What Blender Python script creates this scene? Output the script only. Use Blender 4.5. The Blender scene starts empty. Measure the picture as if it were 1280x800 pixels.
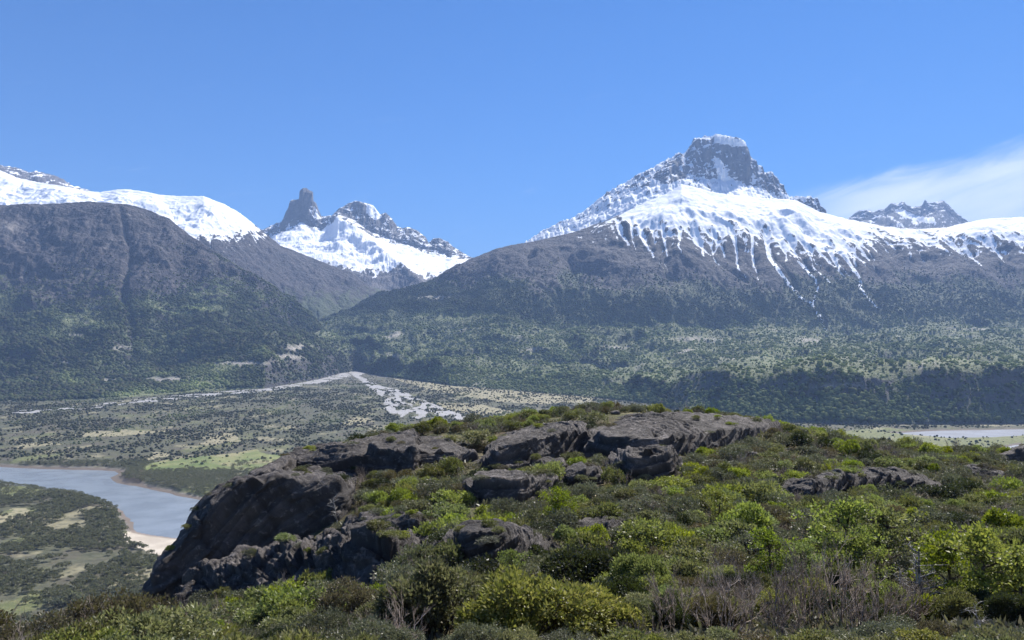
import bpy, math, random
import numpy as np
from mathutils import Vector

random.seed(11)
RNG = np.random.default_rng(11)
scene = bpy.context.scene
COL = scene.collection
rad = math.radians

# ------------------------------------------------------------------ camera model
F, CX, CY = 1004.6, 640.0, 400.0        # focal length and centre for a 1280 x 800 frame
PITCH = math.atan(40.0 / F)
CAMZ = 200.0                            # metres above the valley floor
SP, CP = math.sin(PITCH), math.cos(PITCH)

def ray(px, py):
    a = (np.asarray(px, float) - CX) / F
    b = (CY - np.asarray(py, float)) / F
    dy = CP - b * SP
    return a / dy, (SP + b * CP) / dy

def P(px, py, Y):
    """world point seen at photo pixel (px, py) at northing Y"""
    dx, dz = ray(px, py)
    Y = np.asarray(Y, float)
    dx, dz, Y = np.broadcast_arrays(dx, dz, Y)
    return np.stack([dx * Y, Y, CAMZ + dz * Y], -1)

def project(p):
    p = np.asarray(p, float)
    x, y, z = p[..., 0], p[..., 1], p[..., 2] - CAMZ
    f = y * CP + z * SP
    u = -y * SP + z * CP
    f = np.where(np.abs(f) < 1e-3, 1e-3, f)
    return CX + F * x / f, CY - F * u / f

# ------------------------------------------------------------------ noise
_perm = np.random.default_rng(5).permutation(256)
_perm = np.concatenate([_perm, _perm, _perm]).astype(np.int64)
_g2 = np.stack([np.cos(np.arange(256) * 2.399963), np.sin(np.arange(256) * 2.399963)], -1)
_g3 = np.random.default_rng(6).normal(size=(256, 3)); _g3 /= np.linalg.norm(_g3, axis=1)[:, None]

def noise2(x, y):
    x = np.asarray(x, float); y = np.asarray(y, float)
    x, y = np.broadcast_arrays(x, y)
    xi = np.floor(x).astype(np.int64); yi = np.floor(y).astype(np.int64)
    xf, yf = x - xi, y - yi
    u = xf * xf * xf * (xf * (xf * 6 - 15) + 10); v = yf * yf * yf * (yf * (yf * 6 - 15) + 10)
    def g(ix, iy, dx, dy):
        h = _perm[_perm[ix & 255] + (iy & 255)]
        return _g2[h, 0] * dx + _g2[h, 1] * dy
    a = g(xi, yi, xf, yf); b = g(xi + 1, yi, xf - 1, yf)
    c = g(xi, yi + 1, xf, yf - 1); d = g(xi + 1, yi + 1, xf - 1, yf - 1)
    return ((a + u * (b - a)) + v * ((c + u * (d - c)) - (a + u * (b - a)))) * 1.4

def noise3(p):
    p = np.asarray(p, float)
    i = np.floor(p).astype(np.int64); f = p - i
    w = f * f * f * (f * (f * 6 - 15) + 10)
    out = 0.0
    for dx in (0, 1):
        for dy in (0, 1):
            for dz in (0, 1):
                h = _perm[_perm[_perm[(i[..., 0] + dx) & 255] + ((i[..., 1] + dy) & 255)] + ((i[..., 2] + dz) & 255)]
                g = _g3[h]
                dd = g[..., 0] * (f[..., 0] - dx) + g[..., 1] * (f[..., 1] - dy) + g[..., 2] * (f[..., 2] - dz)
                ww = (w[..., 0] if dx else 1 - w[..., 0]) * (w[..., 1] if dy else 1 - w[..., 1]) * (w[..., 2] if dz else 1 - w[..., 2])
                out = out + dd * ww
    return out * 1.5

def fbm2(x, y, oct=5, lac=2.03, gain=0.5):
    s, a, n = 0.0, 1.0, 0.0
    for k in range(oct):
        s = s + a * noise2(x + 17.3 * k, y - 9.1 * k); n += a
        x, y, a = x * lac, y * lac, a * gain
    return s / n

def ridge2(x, y, oct=5, lac=2.07, gain=0.5):
    s, a, n = 0.0, 1.0, 0.0
    for k in range(oct):
        s = s + a * (1 - 2 * np.abs(noise2(x + 31.7 * k, y + 5.9 * k))); n += a
        x, y, a = x * lac, y * lac, a * gain
    return s / n

def fbm3(p, oct=4, lac=2.03, gain=0.5):
    s, a, n = 0.0, 1.0, 0.0
    for k in range(oct):
        s = s + a * noise3(p + 13.7 * k); n += a
        p, a = p * lac, a * gain
    return s / n

def sstep(a, b, x):
    t = np.clip((x - a) / (b - a), 0, 1)
    return t * t * (3 - 2 * t)

def interp(px, pts, k):
    a = np.array(pts, float)
    return np.interp(px, a[:, 0], a[:, k])

def in_poly(x, y, poly):
    x = np.asarray(x); y = np.asarray(y)
    inside = np.zeros(np.broadcast(x, y).shape, bool)
    n = len(poly); j = n - 1
    for i in range(n):
        xi, yi = poly[i]; xj, yj = poly[j]
        if yi != yj:
            c = ((yi > y) != (yj > y)) & (x < (xj - xi) * (y - yi) / (yj - yi) + xi)
            inside ^= c
        j = i
    return inside

# ------------------------------------------------------------------ mesh helpers
def mesh_np(name, verts, quads=None, tris=None, smooth=False, attrs=None, mat=None):
    me = bpy.data.meshes.new(name)
    verts = np.ascontiguousarray(verts, np.float32).reshape(-1, 3)
    nq = 0 if quads is None else len(quads); nt = 0 if tris is None else len(tris)
    me.vertices.add(len(verts)); me.vertices.foreach_set('co', verts.ravel())
    idx = []
    if nq: idx.append(np.asarray(quads, np.int32).ravel())
    if nt: idx.append(np.asarray(tris, np.int32).ravel())
    idx = np.concatenate(idx)
    me.loops.add(len(idx)); me.loops.foreach_set('vertex_index', idx)
    me.polygons.add(nq + nt)
    starts = np.concatenate([np.arange(nq) * 4, nq * 4 + np.arange(nt) * 3]).astype(np.int32)
    me.polygons.foreach_set('loop_start', starts)
    if smooth: me.polygons.foreach_set('use_smooth', np.ones(nq + nt, bool))
    for k, v in (attrs or {}).items():
        at = me.attributes.new(k, 'FLOAT', 'POINT'); at.data.foreach_set('value', np.ascontiguousarray(v, np.float32).ravel())
    me.update(calc_edges=True)
    if mat: me.materials.append(mat)
    return me

def grid_quads(nv, nu):
    i = np.arange(nv * nu).reshape(nv, nu)
    return np.stack([i[:-1, :-1], i[:-1, 1:], i[1:, 1:], i[1:, :-1]], -1).reshape(-1, 4)

def link(name, me, label=None, cat=None, kind=None, group=None, parent=None, loc=None):
    o = bpy.data.objects.new(name, me); COL.objects.link(o)
    if label: o['label'] = label
    if cat: o['category'] = cat
    if kind: o['kind'] = kind
    if group: o['group'] = group
    if parent: o.parent = parent
    if loc is not None: o.location = loc
    return o

# ------------------------------------------------------------------ materials
def new_mat(name):
    m = bpy.data.materials.new(name); m.use_nodes = True
    nt = m.node_tree; nt.nodes.clear()
    out = nt.nodes.new('ShaderNodeOutputMaterial')
    return m, nt, out

class N:
    """tiny node-graph helper"""
    def __init__(s, nt): s.nt = nt
    def new(s, t, **kw):
        n = s.nt.nodes.new(t)
        for k, v in kw.items(): setattr(n, k, v)
        return n
    def put(s, sock, v):
        if isinstance(v, bpy.types.NodeSocket): s.nt.links.new(v, sock)
        elif isinstance(v, tuple) and len(v) == 3 and sock.type == 'RGBA': sock.default_value = (*v, 1)
        else: sock.default_value = v
    def math(s, op, a, b=0.0, c=0.0, clamp=False):
        n = s.new('ShaderNodeMath', operation=op, use_clamp=clamp)
        s.put(n.inputs[0], a); s.put(n.inputs[1], b); s.put(n.inputs[2], c)
        return n.outputs[0]
    def mix(s, f, a, b):
        n = s.new('ShaderNodeMix', data_type='RGBA', clamp_factor=True)
        s.put(n.inputs[0], f); s.put(n.inputs[6], a); s.put(n.inputs[7], b)
        return n.outputs[2]
    def scale(s, col, f):
        n = s.new('ShaderNodeVectorMath', operation='SCALE'); s.put(n.inputs[0], col); s.put(n.inputs[3], f)
        return n.outputs[0]
    def noise(s, scale, detail=4.0, rough=0.55, vec=None, dist=0.0):
        n = s.new('ShaderNodeTexNoise'); n.inputs['Scale'].default_value = scale
        n.inputs['Detail'].default_value = detail; n.inputs['Roughness'].default_value = rough
        n.inputs['Distortion'].default_value = dist
        if vec is not None: s.put(n.inputs['Vector'], vec)
        return n.outputs[0]
    def ramp(s, f, lo, hi):
        n = s.new('ShaderNodeMapRange', interpolation_type='SMOOTHSTEP')
        s.put(n.inputs[0], f); n.inputs[1].default_value = lo; n.inputs[2].default_value = hi
        return n.outputs[0]
    def attr(s, name):
        return s.new('ShaderNodeAttribute', attribute_name=name).outputs['Fac']
    def obj(s): return s.new('ShaderNodeTexCoord').outputs['Object']
    def bump(s, h, strength, dist):
        n = s.new('ShaderNodeBump'); n.inputs['Strength'].default_value = strength; n.inputs['Distance'].default_value = dist
        s.put(n.inputs['Height'], h); return n.outputs[0]
    def bsdf(s, col, rough=0.8, normal=None, spec=0.3):
        n = s.new('ShaderNodeBsdfPrincipled'); s.put(n.inputs['Base Color'], col); s.put(n.inputs['Roughness'], rough)
        s.put(n.inputs['Specular IOR Level'], spec)
        if normal is not None: s.put(n.inputs['Normal'], normal)
        return n.outputs[0]
    def link(s, a, b): s.nt.links.new(a, b)

def mountain_material(name, rock_a, rock_b, veg_a, veg_b, scree):
    m, nt, out = new_mat(name); g = N(nt); co = g.obj()
    n1 = g.noise(0.012, 6, 0.6, co); n2 = g.noise(0.05, 5, 0.65, co); n3 = g.noise(0.004, 4, 0.5, co)
    rock = g.mix(g.ramp(n1, 0.35, 0.65), rock_a, rock_b)
    rock = g.mix(g.ramp(n2, 0.50, 0.66), rock, scree)
    n4 = g.noise(0.02, 5, 0.7, co, 1.5)
    rock = g.mix(g.ramp(n4, 0.56, 0.66), rock, tuple(v * 0.55 for v in rock_a))
    veg = g.mix(g.ramp(n2, 0.35, 0.65), veg_a, veg_b)
    veg = g.mix(g.math('MULTIPLY', g.attr('tone'), 0.9), veg, (0.155, 0.17, 0.085))
    vf = g.math('ADD', g.attr('veg'), g.math('MULTIPLY', g.math('SUBTRACT', n2, 0.5), 0.9))
    c = g.mix(g.ramp(vf, 0.35, 0.65), rock, veg)
    c = g.mix(g.attr('pale'), c, (0.33, 0.30, 0.27))
    sf = g.math('ADD', g.attr('snow'), g.math('MULTIPLY', g.math('SUBTRACT', n2, 0.5), 0.35))
    sm = g.ramp(sf, 0.44, 0.56)
    c = g.mix(sm, c, (0.86, 0.88, 0.92))
    bh = g.math('ADD', g.math('MULTIPLY', n2, 1.0), n1)
    st = g.math('MULTIPLY_ADD', sm, -0.55, 0.75)
    b = g.new('ShaderNodeBump'); b.inputs['Distance'].default_value = 22.0; g.put(b.inputs['Height'], bh); g.put(b.inputs['Strength'], st)
    g.link(g.bsdf(c, 0.85, b.outputs[0], 0.15), out.inputs['Surface'])
    return m

MAT_ROCKPEAK = mountain_material('peak_rock', (0.072, 0.070, 0.078), (0.13, 0.12, 0.12), (0.05, 0.06, 0.03), (0.07, 0.08, 0.04), (0.17, 0.155, 0.15))
MAT_SLOPE = mountain_material('mountain_slope', (0.034, 0.032, 0.036), (0.056, 0.050, 0.054), (0.042, 0.056, 0.026), (0.075, 0.09, 0.04), (0.10, 0.088, 0.088))

# ------------------------------------------------------------------ ground function of the valley
APEX = P(448, 456, 4550)
def zg(X, Y):
    d = np.hypot(X - APEX[0], Y - APEX[1])
    h = 118 - 0.0375 * d
    return np.log1p(np.exp(np.clip(h / 9.0, -50, 50))) * 9.0 + 1.6

def on_ground(px, py):
    dx, dz = ray(px, py)
    Y = np.full(np.shape(dz), 2500.0)
    for _ in range(60):
        Yn = (CAMZ - zg(dx * Y, Y)) / np.maximum(-dz, 1e-3)
        Y = 0.6 * Y + 0.4 * np.clip(Yn, 200, 9000)
    return np.stack([dx * Y, Y], -1)

# ------------------------------------------------------------------ mountains: lofted between surveyed lines, then eroded
def erode(pts, iters=10, K=0.004, mexp=0.42, diff=0.06, maxf=1.2):
    z = pts[..., 2].copy(); nv, nu = z.shape
    X, Y = pts[..., 0], pts[..., 1]
    ids = np.arange(nv * nu).reshape(nv, nu)
    cell = np.abs(np.gradient(X, axis=1)) * np.abs(np.gradient(Y, axis=0)) + 1.0
    offs = [(-1, -1), (-1, 0), (-1, 1), (0, -1), (0, 1), (1, -1), (1, 0), (1, 1)]
    A = cell
    for it in range(iters):
        best = np.zeros((nv, nu)); rec = np.full((nv, nu), -1); dist = np.ones((nv, nu))
        for dv, du in offs:
            sv = slice(max(0, dv), nv + min(0, dv)); tv = slice(max(0, -dv), nv + min(0, -dv))
            su = slice(max(0, du), nu + min(0, du)); tu = slice(max(0, -du), nu + min(0, -du))
            d = np.hypot(X[sv, su] - X[tv, tu], Y[sv, su] - Y[tv, tu]) + 1e-3
            s = (z[tv, tu] - z[sv, su]) / d
            s = s * (1 + 0.10 * RNG.random(s.shape))
            b = s > best[tv, tu]
            best[tv, tu] = np.where(b, s, best[tv, tu]); rec[tv, tu] = np.where(b, ids[sv, su], rec[tv, tu]); dist[tv, tu] = np.where(b, d, dist[tv, tu])
        zf = z.ravel(); order = np.argsort(-zf); r = rec.ravel().tolist(); ol = order.tolist()
        a = cell.ravel().tolist()
        for i in ol:
            j = r[i]
            if j >= 0: a[j] += a[i]
        A = np.array(a)
        f = np.minimum(K * A ** mexp / np.maximum(dist.ravel(), 3.0), maxf).tolist()
        zl = zf.tolist()
        for i in reversed(ol):
            j = r[i]
            if j >= 0:
                fi = f[i]; zl[i] = (zl[i] + fi * zl[j]) / (1 + fi)
        z = np.array(zl).reshape(nv, nu)
        zs = z.copy()
        zs[1:-1, 1:-1] = z[1:-1, 1:-1] * (1 - diff) + diff * 0.25 * (z[:-2, 1:-1] + z[2:, 1:-1] + z[1:-1, :-2] + z[1:-1, 2:])
        z = zs
    return z, A.reshape(nv, nu)

def loft(lines, u0, u1, step, rows, smooth=3, ridge=None):
    px = np.arange(u0, u1 + 1e-6, step)
    L = []
    for ln in lines:
        L.append(P(px, interp(px, ln, 1), interp(px, ln, 2)))
    out = []; keys = [0]
    for k in range(len(L) - 1):
        n = rows[k]; t = np.linspace(0, 1, n, endpoint=False)[:, None, None]
        out.append(L[k][None] * (1 - t) + L[k + 1][None] * t); keys.append(keys[-1] + n)
    out.append(L[-1][None])
    pts = np.concatenate(out, 0)
    rk = keys[ridge]
    z = pts[..., 2]
    for _ in range(smooth):
        zn = z.copy(); zn[1:-1] = 0.5 * z[1:-1] + 0.25 * (z[:-2] + z[2:]); zn[rk] = z[rk]; z = zn
    pts[..., 2] = z
    return px, pts, rk, keys

def normals_z(pts):
    du = np.gradient(pts, axis=1); dv = np.gradient(pts, axis=0)
    n = np.cross(du, dv); n /= np.linalg.norm(n, axis=-1, keepdims=True) + 1e-9
    return n * np.sign(n[..., 2:3] + 1e-9)

def boxblur(a, n):
    for _ in range(n):
        b = np.pad(a, 1, mode='edge')
        a = (b[:-2, 1:-1] + b[2:, 1:-1] + b[1:-1, :-2] + b[1:-1, 2:] + 2 * a) / 6
    return a

def roughen(pts, rk, amp, wl, jag, jagwl, seed, keep=14, ero=None, front_keep=6, ridge_jag=1.0, fine=0.0):
    """noise + fluvial erosion, fading out towards the surveyed ridge and the foot"""
    nv, nu, _ = pts.shape
    v = np.arange(nv)[:, None] * np.ones((1, nu))
    w = sstep(0, keep, np.abs(v - rk)) * sstep(0, front_keep, v) * sstep(0, 6, nv - 1 - v)
    w = 0.04 + 0.96 * w
    X, Y, Z = pts[..., 0], pts[..., 1], pts[..., 2]
    z0 = Z.copy()
    wx = X + wl * 0.4 * fbm2(X / wl + seed, Y / wl, 3); wy = Y + wl * 0.4 * fbm2(X / wl - 7, Y / wl + seed, 3)
    n = amp * ridge2(wx / wl + seed, wy / wl, 6) + 0.5 * amp * fbm2(X / wl * 2.3, Y / wl * 2.3 + seed, 5)
    pts[..., 2] = z0 + n * w
    A = np.ones((nv, nu))
    if ero:
        ze, A = erode(pts, **ero)
        w2 = sstep(0, keep * 0.8, np.abs(v - rk)) * 0.97 + 0.03
        pts[..., 2] = pts[..., 2] + (ze - pts[..., 2]) * w2
    if jag:
        jn = jag * ridge2(X / jagwl + seed, (Y + Z * 1.3) / jagwl, 5, gain=0.62)
        pts[..., 2] += jn * sstep(0, front_keep, v) * (ridge_jag + (1 - ridge_jag) * sstep(0, 12, np.abs(v - rk)))
    if fine:
        pts[..., 2] += fine * fbm2(X / 55 + seed, Y / 75, 4, gain=0.65) * w
    return pts, A
# ------------------------------------------------------------------ the mountains
MOUNT = {}
def finish(name, px, pts, mat, snow, veg, pale, label, cat='mountain', tone=None):
    nv, nu, _ = pts.shape
    tone = 0 * veg if tone is None else tone
    me = mesh_np(name, pts, grid_quads(nv, nu), smooth=True, attrs={'snow': snow, 'veg': veg, 'pale': pale, 'tone': tone}, mat=mat)
    o = link(name, me, label, cat, 'structure')
    return o

def lineY(pix, dY=0.0, lift=0.0):
    """pixels that lie on the valley ground -> (px, py, Y + dY)"""
    a = np.array(pix, float); g = on_ground(a[:, 0], a[:, 1])
    return [(a[i, 0], a[i, 1], g[i, 1] + dY) for i in range(len(a))]

def back(line, dpy, dY): return [(a, b + dpy, c + dY) for a, b, c in line]

# --- right massif with its forested benches and snow dome
foot = lineY([(380, 474), (430, 466), (445, 464), (480, 471), (560, 482), (620, 487), (680, 492), (760, 499), (820, 506), (860, 519), (950, 527), (1050, 531), (1300, 531), (1500, 531)])
fx = [p[0] for p in foot]; fY = {p[0]: p[2] for p in foot}
def addY(pix, d):
    xs = np.array(fx); ys = np.array([fY[k] for k in fx])
    return [(a, b, float(np.interp(a, xs, ys)) + (d if np.isscalar(d) else float(np.interp(a, d[0], d[1])))) for a, b in pix]
L1 = addY([(380, 458), (430, 458), (445, 457), (500, 464), (560, 468), (640, 478), (760, 489), (830, 493), (900, 487), (960, 482), (1050, 483), (1150, 484), (1280, 480), (1500, 478)], ([440, 600, 700, 860, 1300], [90, 230, 230, 150, 140]))
L2 = addY([(380, 446), (430, 448), (445, 450), (500, 460), (560, 464), (640, 475), (760, 479), (850, 470), (960, 466), (1280, 462), (1500, 460)], ([440, 560, 700, 860, 1300], [220, 520, 760, 1150, 1050]))
L3 = addY([(380, 432), (430, 441), (500, 450), (560, 453), (640, 446), (700, 443), (790, 445), (850, 452), (960, 452), (1280, 446), (1500, 444)], ([440, 560, 700, 860, 1300], [340, 760, 1000, 1500, 1550]))
L4 = [(380, 425, 5000), (412, 412, 4950), (475, 402, 4850), (560, 404, 4600), (640, 408, 4500), (760, 416, 4500), (850, 417, 4600), (960, 420, 4700), (1100, 422, 4700), (1280, 420, 4700), (1500, 418, 4700)]
R3 = [(380, 432, 5300), (400, 418, 5250), (412, 406, 5300), (440, 389, 5400), (475, 370, 5600), (510, 361, 5600), (540, 350, 5600), (587, 325, 5600), (620, 312, 5600), (640, 307, 5650), (670, 302, 5700), (720, 290, 5900),
      (757, 277, 6000), (790, 262, 6150), (815, 250, 6250), (835, 242, 6300), (852, 231, 6350), (870, 235, 6350), (890, 241, 6400), (910, 244, 6400), (925, 246, 6450), (960, 249, 6500), (985, 250, 6500), (997, 252, 6500),
      (1025, 266, 6500), (1057, 274, 6500), (1072, 277, 6500), (1110, 284, 6500), (1150, 286, 6500), (1185, 284, 6500), (1212, 278, 6500), (1235, 274, 6500), (1280, 272, 6600), (1500, 262, 6700)]
px, pts, rk, keys = loft([[(a, b, c) for a, b, c in foot], L1, L2, L3, L4, R3, back(R3, 60, 900)], 385, 1440, 1.3, [26, 20, 24, 40, 150, 14], 3, 5)
pts[0, :, 2] -= 12
U = np.broadcast_to(px, pts.shape[:2]); V = np.arange(pts.shape[0])[:, None] * np.ones((1, len(px)))
GULLY = [[(958, 296), (962, 322), (982, 350), (1001, 372), (1015, 380), (1025, 398)], [(978, 300), (1003, 332), (1020, 350), (1022, 360), (1016, 380), (1026, 395), (1034, 418)], [(1004, 296), (1017, 335), (1040, 355)],
         [(1046, 300), (1057, 320), (1067, 337), (1076, 350), (1075, 360), (1096, 384)], [(914, 296), (920, 310), (922, 335), (935, 349)], [(940, 300), (942, 330), (948, 350)], [(828, 292), (832, 305), (834, 323)], [(798, 285), (802, 297), (817, 322)], [(788, 278), (790, 296), (795, 315)],
         [(772, 279), (776, 292), (786, 306)], [(1092, 288), (1100, 295), (1120, 312)], [(1126, 292), (1132, 300), (1139, 322)], [(1150, 293), (1160, 300), (1190, 317)], [(1205, 310), (1215, 322), (1227, 332)], [(1234, 302), (1242, 310), (1257, 330)], [(870, 292), (878, 306), (880, 320)], [(890, 294), (903, 312), (906, 322)],
         [(1030, 306), (1048, 330), (1062, 345)], [(1068, 300), (1080, 318), (1086, 326)], [(850, 290), (848, 306), (852, 318)], [(1180, 296), (1196, 309), (1204, 318)]]
def gully_field(qx, qy):
    """0..1 inside the named gullies, which narrow downhill"""
    wx_ = qx + 2.2 * fbm2(qx / 9, qy / 9, 3); out = np.zeros(qx.shape)
    for gi, gl in enumerate(GULLY):
        y0_, y1_ = gl[0][1], gl[-1][1]
        n_ = len(gl)
        for k in range(n_ - 1):
            ax, ay = gl[k]; bx, by = gl[k + 1]
            vx, vy = bx - ax, by - ay
            t = np.clip(((wx_ - ax) * vx + (qy - ay) * vy) / (vx * vx + vy * vy), 0, 1)
            d = np.hypot(wx_ - ax - t * vx, qy - ay - t * vy)
            f = (ay + t * vy - y0_) / (y1_ - y0_)
            w_ = (2.0 * (1 - f) ** 1.3 + 1.2) * (1.25, 0.8, 0.6, 1.3, 0.9, 0.55, 0.7, 0.95, 0.6)[gi % 9]
            out = np.maximum(out, sstep(1.25, 0.55, d / w_) * (1 - 0.15 * f))
    return out
gx0, gy0 = project(pts)
pts[..., 2] -= 16 * boxblur(gully_field(gx0, gy0), 2)
pts, A = roughen(pts, rk, 88, 600, 11, 90, 3.1, keep=40, ero=dict(iters=14, K=0.015, maxf=1.1, diff=0.05), ridge_jag=0.6, fine=9, front_keep=34)
qx, qy = project(pts)
nrm = normals_z(pts)
lA = np.log10(A); conc = boxblur(pts[..., 2], 10) - pts[..., 2]
sl = np.interp(qx, [380, 600, 660, 700, 740, 775, 800, 850, 900, 960, 1000, 1050, 1075, 1095, 1150, 1220, 1280, 1440], [200, 260, 288, 283, 274, 283, 292, 296, 298, 300, 312, 318, 308, 298, 302, 304, 308, 306])
sl = sl + 16 * fbm2(pts[..., 0] / 240 + 7, pts[..., 1] / 600, 3)
nb = fbm2(pts[..., 0] / 260, pts[..., 1] / 420, 4)
nf = fbm2(pts[..., 0] / 95, pts[..., 1] / 150 , 5, gain=0.6)
ng = fbm2(pts[..., 0] / 34, pts[..., 1] / 60 , 4, gain=0.6)
where = sstep(-0.22, 0.22, fbm2(pts[..., 0] / 330 + 20, pts[..., 1] / 900, 3))
streak = np.clip(boxblur(sstep(3.1, 4.6, lA), 2) * 1.7, 0, 1)
reach = np.interp(qx, [600, 700, 760, 800, 900, 960, 1060, 1090, 1120, 1300], [2, 6, 22, 32, 34, 40, 44, 30, 18, 16])
above = (sl - qy)
s = above / 22 + 0.45 + 0.55 * np.clip(conc / 6.0, -2.2, 1.4) + 0.9 * nf + 1.2 * ng + streak * where * reach / 24 - 0.5 * sstep(0.62, 0.42, nrm[..., 2])
s = s + 0.7 * gully_field(qx, qy)
s = np.where(qy > 420, 0, s)
snow = np.clip(0.5 + 0.55 * (s - 0.5), 0, 1)
snow = np.maximum(snow, np.clip(gully_field(qx, qy) * (0.84 + 1.1 * ng), 0, 1))
veg = sstep(310, 378, qy + 34 * nb + 16 * nf + 12 * (lA - 3.5) + np.interp(qx, [400, 560, 700, 900, 1280], [44, 14, 4, -2, 4]))
steep = sstep(0.78, 0.6, nrm[..., 2])
veg = veg * (1 - 0.6 * steep * (qy > 430) * sstep(790, 880, qx))
tone = sstep(-0.12, 0.42, fbm2(pts[..., 0] / 420 + 3, pts[..., 1] / 330, 4)) * sstep(395, 430, qy)
for bx, by, bw, bh in ((560, 400, 70, 14), (620, 420, 120, 10), (860, 428, 120, 6), (1000, 466, 150, 7), (1180, 455, 140, 9), (1200, 415, 90, 14), (560, 445, 60, 6), (900, 482, 60, 5)):
    tone = np.maximum(tone, np.exp(-(((qx - bx) / bw) ** 2 + ((qy - by) / bh) ** 2)) * (0.75 + nf))
tone = np.clip(np.maximum(tone, 0.68 * sstep(380, 415, qy) + 0.3 * nf), 0, 1) * (1 - steep)
pale = sstep(0.22, 0.5, fbm2(pts[..., 0] / 260 + 4, pts[..., 1] / 200, 4)) * (qy > 410) * 0.7 * (1 - steep)
for bx, by, bw, bh in ((545, 372, 26, 2.5), (665, 437, 14, 2), (770, 434, 16, 2), (1050, 483, 40, 2.5), (1155, 456, 22, 2.5), (490, 446, 10, 2), (1012, 425, 18, 3), (870, 424, 30, 3)):
    pale = np.maximum(pale, 0.8 * np.exp(-(((qx - bx - 10 * ng) / bw) ** 2 + ((qy - by - 5 * nf) / bh) ** 2)))
pale = np.maximum(pale, 0.28 * sstep(4.0, 4.9, lA) * (qy < 425) * (qy > 300))
pale = np.maximum(pale, 0.22 * steep * (qy > 430))
pale = np.maximum(pale, 0.22 * sstep(0.3, 0.5, ng + 0.4 * nf) * (qy < 420))
OBJ = finish('snow_mountain', px, pts, MAT_SLOPE, snow, veg, pale, 'broad snow domed mountain with dark streaked flanks and forested benches, in front of the castle shaped peak', tone=tone)
MOUNT['right'] = (pts, qx, qy, veg, pale, steep, nrm, tone)

# --- castle shaped rock peak behind the dome
R4 = [(640, 318, 8500), (667, 302, 8500), (685, 292, 8500), (720, 275, 8500), (752, 250, 8500), (772, 236, 8500), (790, 227, 8500), (815, 214, 8500), (835, 202, 8500), (847, 195, 8500), (855, 196, 8500), (862, 186, 8500), (869, 175, 8500),
      (872, 174, 8500), (876, 177, 8500), (882, 172, 8500), (887, 175, 8500), (895, 171, 8500), (902, 172, 8500), (917, 174, 8500), (927, 177, 8500), (932, 181, 8500), (936, 196, 8520), (944, 204, 8520), (946, 210, 8520),
      (951, 211, 8520), (955, 219, 8520), (966, 219, 8520), (971, 230, 8500), (977, 235, 8480), (981, 241, 8450), (985, 249, 8450), (1005, 251, 8300), (1011, 248, 8300), (1022, 254, 8300), (1026, 262, 8300), (1040, 285, 8300)]
W4 = [(640, 326, 8200), (667, 311, 8150), (720, 288, 8100), (752, 268, 8050), (790, 248, 8000), (835, 226, 8050), (860, 224, 8150), (880, 226, 8200), (900, 230, 8220), (930, 236, 8250), (960, 248, 8200), (985, 262, 8150), (1040, 290, 8100)]
B4 = [(640, 350, 7200), (720, 330, 7100), (790, 305, 7000), (850, 290, 7000), (985, 300, 7000), (1040, 330, 7000)]
px, pts, rk, keys = loft([B4, W4, R4, back(R4, 70, 700)], 642, 1038, 0.9, [70, 100, 14], 2, 2)
pts, A = roughen(pts, rk, 50, 330, 34, 120, 8.2, keep=18, ero=dict(iters=7, K=0.011, maxf=0.8, diff=0.03))
# buttresses: rock ribs that stand forward of the wall
rib = ridge2(pts[..., 0] / 70 + 2, pts[..., 2] / 420, 4, gain=0.55)
vv = np.arange(pts.shape[0])[:, None]
pts[..., 1] -= 75 * rib * sstep(40, 80, vv) * sstep(0, 10, rk - vv)
pts[..., 2] += 16 * (ridge2(pts[..., 0] / 30, pts[..., 1] / 200, 3)) * sstep(30, 60, vv)
qx, qy = project(pts); nrm = normals_z(pts)
conc = boxblur(pts[..., 2], 5) - pts[..., 2]
nf = fbm2(pts[..., 0] / 55, pts[..., 2] / 75 + pts[..., 1] / 300, 5)
ns = fbm2(pts[..., 0] / 22 + 5, pts[..., 2] / 30 + pts[..., 1] / 120, 4, gain=0.6)
crown = sstep(5.5, 2.0, np.abs(qy - np.interp(qx, [880, 895, 930], [174, 174, 179]))) * (qx > 893) * (qx < 934)
s = (boxblur(nrm[..., 2], 3) - 0.50) * 1.5 + 0.95 * nf + 0.45 * ns + 0.12 * np.clip(conc / 6, -2, 2) + 0.58 + 1.2 * crown + np.interp(qx, [640, 720, 800, 850, 870, 940, 985], [0.42, 0.22, 0.02, 0.0, -0.02, 0.0, 0.06])
wq = 5 * fbm2(qx / 14, qy / 14, 3); wr = 5 * fbm2(qx / 14 + 9, qy / 14, 3)
nbd = noise2(pts[..., 0] / 130, (pts[..., 2] - 0.35 * pts[..., 0]) / 20)
s = s + 0.42 * nbd
s = s - 0.34 * in_poly(qx + wq, qy + wr, [(898, 182), (934, 184), (942, 214), (952, 222), (926, 224), (908, 206)])
s = s - 0.22 * in_poly(qx + wq, qy + wr, [(856, 196), (866, 184), (888, 176), (892, 196), (880, 206), (870, 214), (856, 208)])
s = s - 0.4 * in_poly(qx + wq, qy + wr, [(836, 200), (850, 196), (862, 212), (852, 228), (826, 230), (816, 222)])
s = s + 0.75 * in_poly(qx + 0.5 * wq, qy + 0.5 * wr, [(892, 196), (900, 198), (914, 222), (910, 240), (898, 240), (897, 215)])
s = s + 0.35 * in_poly(qx + wq, qy + wr, [(914, 238), (985, 240), (990, 262), (910, 262)])
s = s - 0.35 * in_poly(qx + wq, qy + wr, [(955, 214), (968, 218), (984, 240), (972, 246), (956, 236)])
snow = np.clip(s, 0, 1); zz = np.zeros_like(snow)
finish('rock_peak', px, pts, MAT_ROCKPEAK, snow, zz, zz, 'tall jagged castle shaped rock peak dusted with snow, highest point in the picture')

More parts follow.
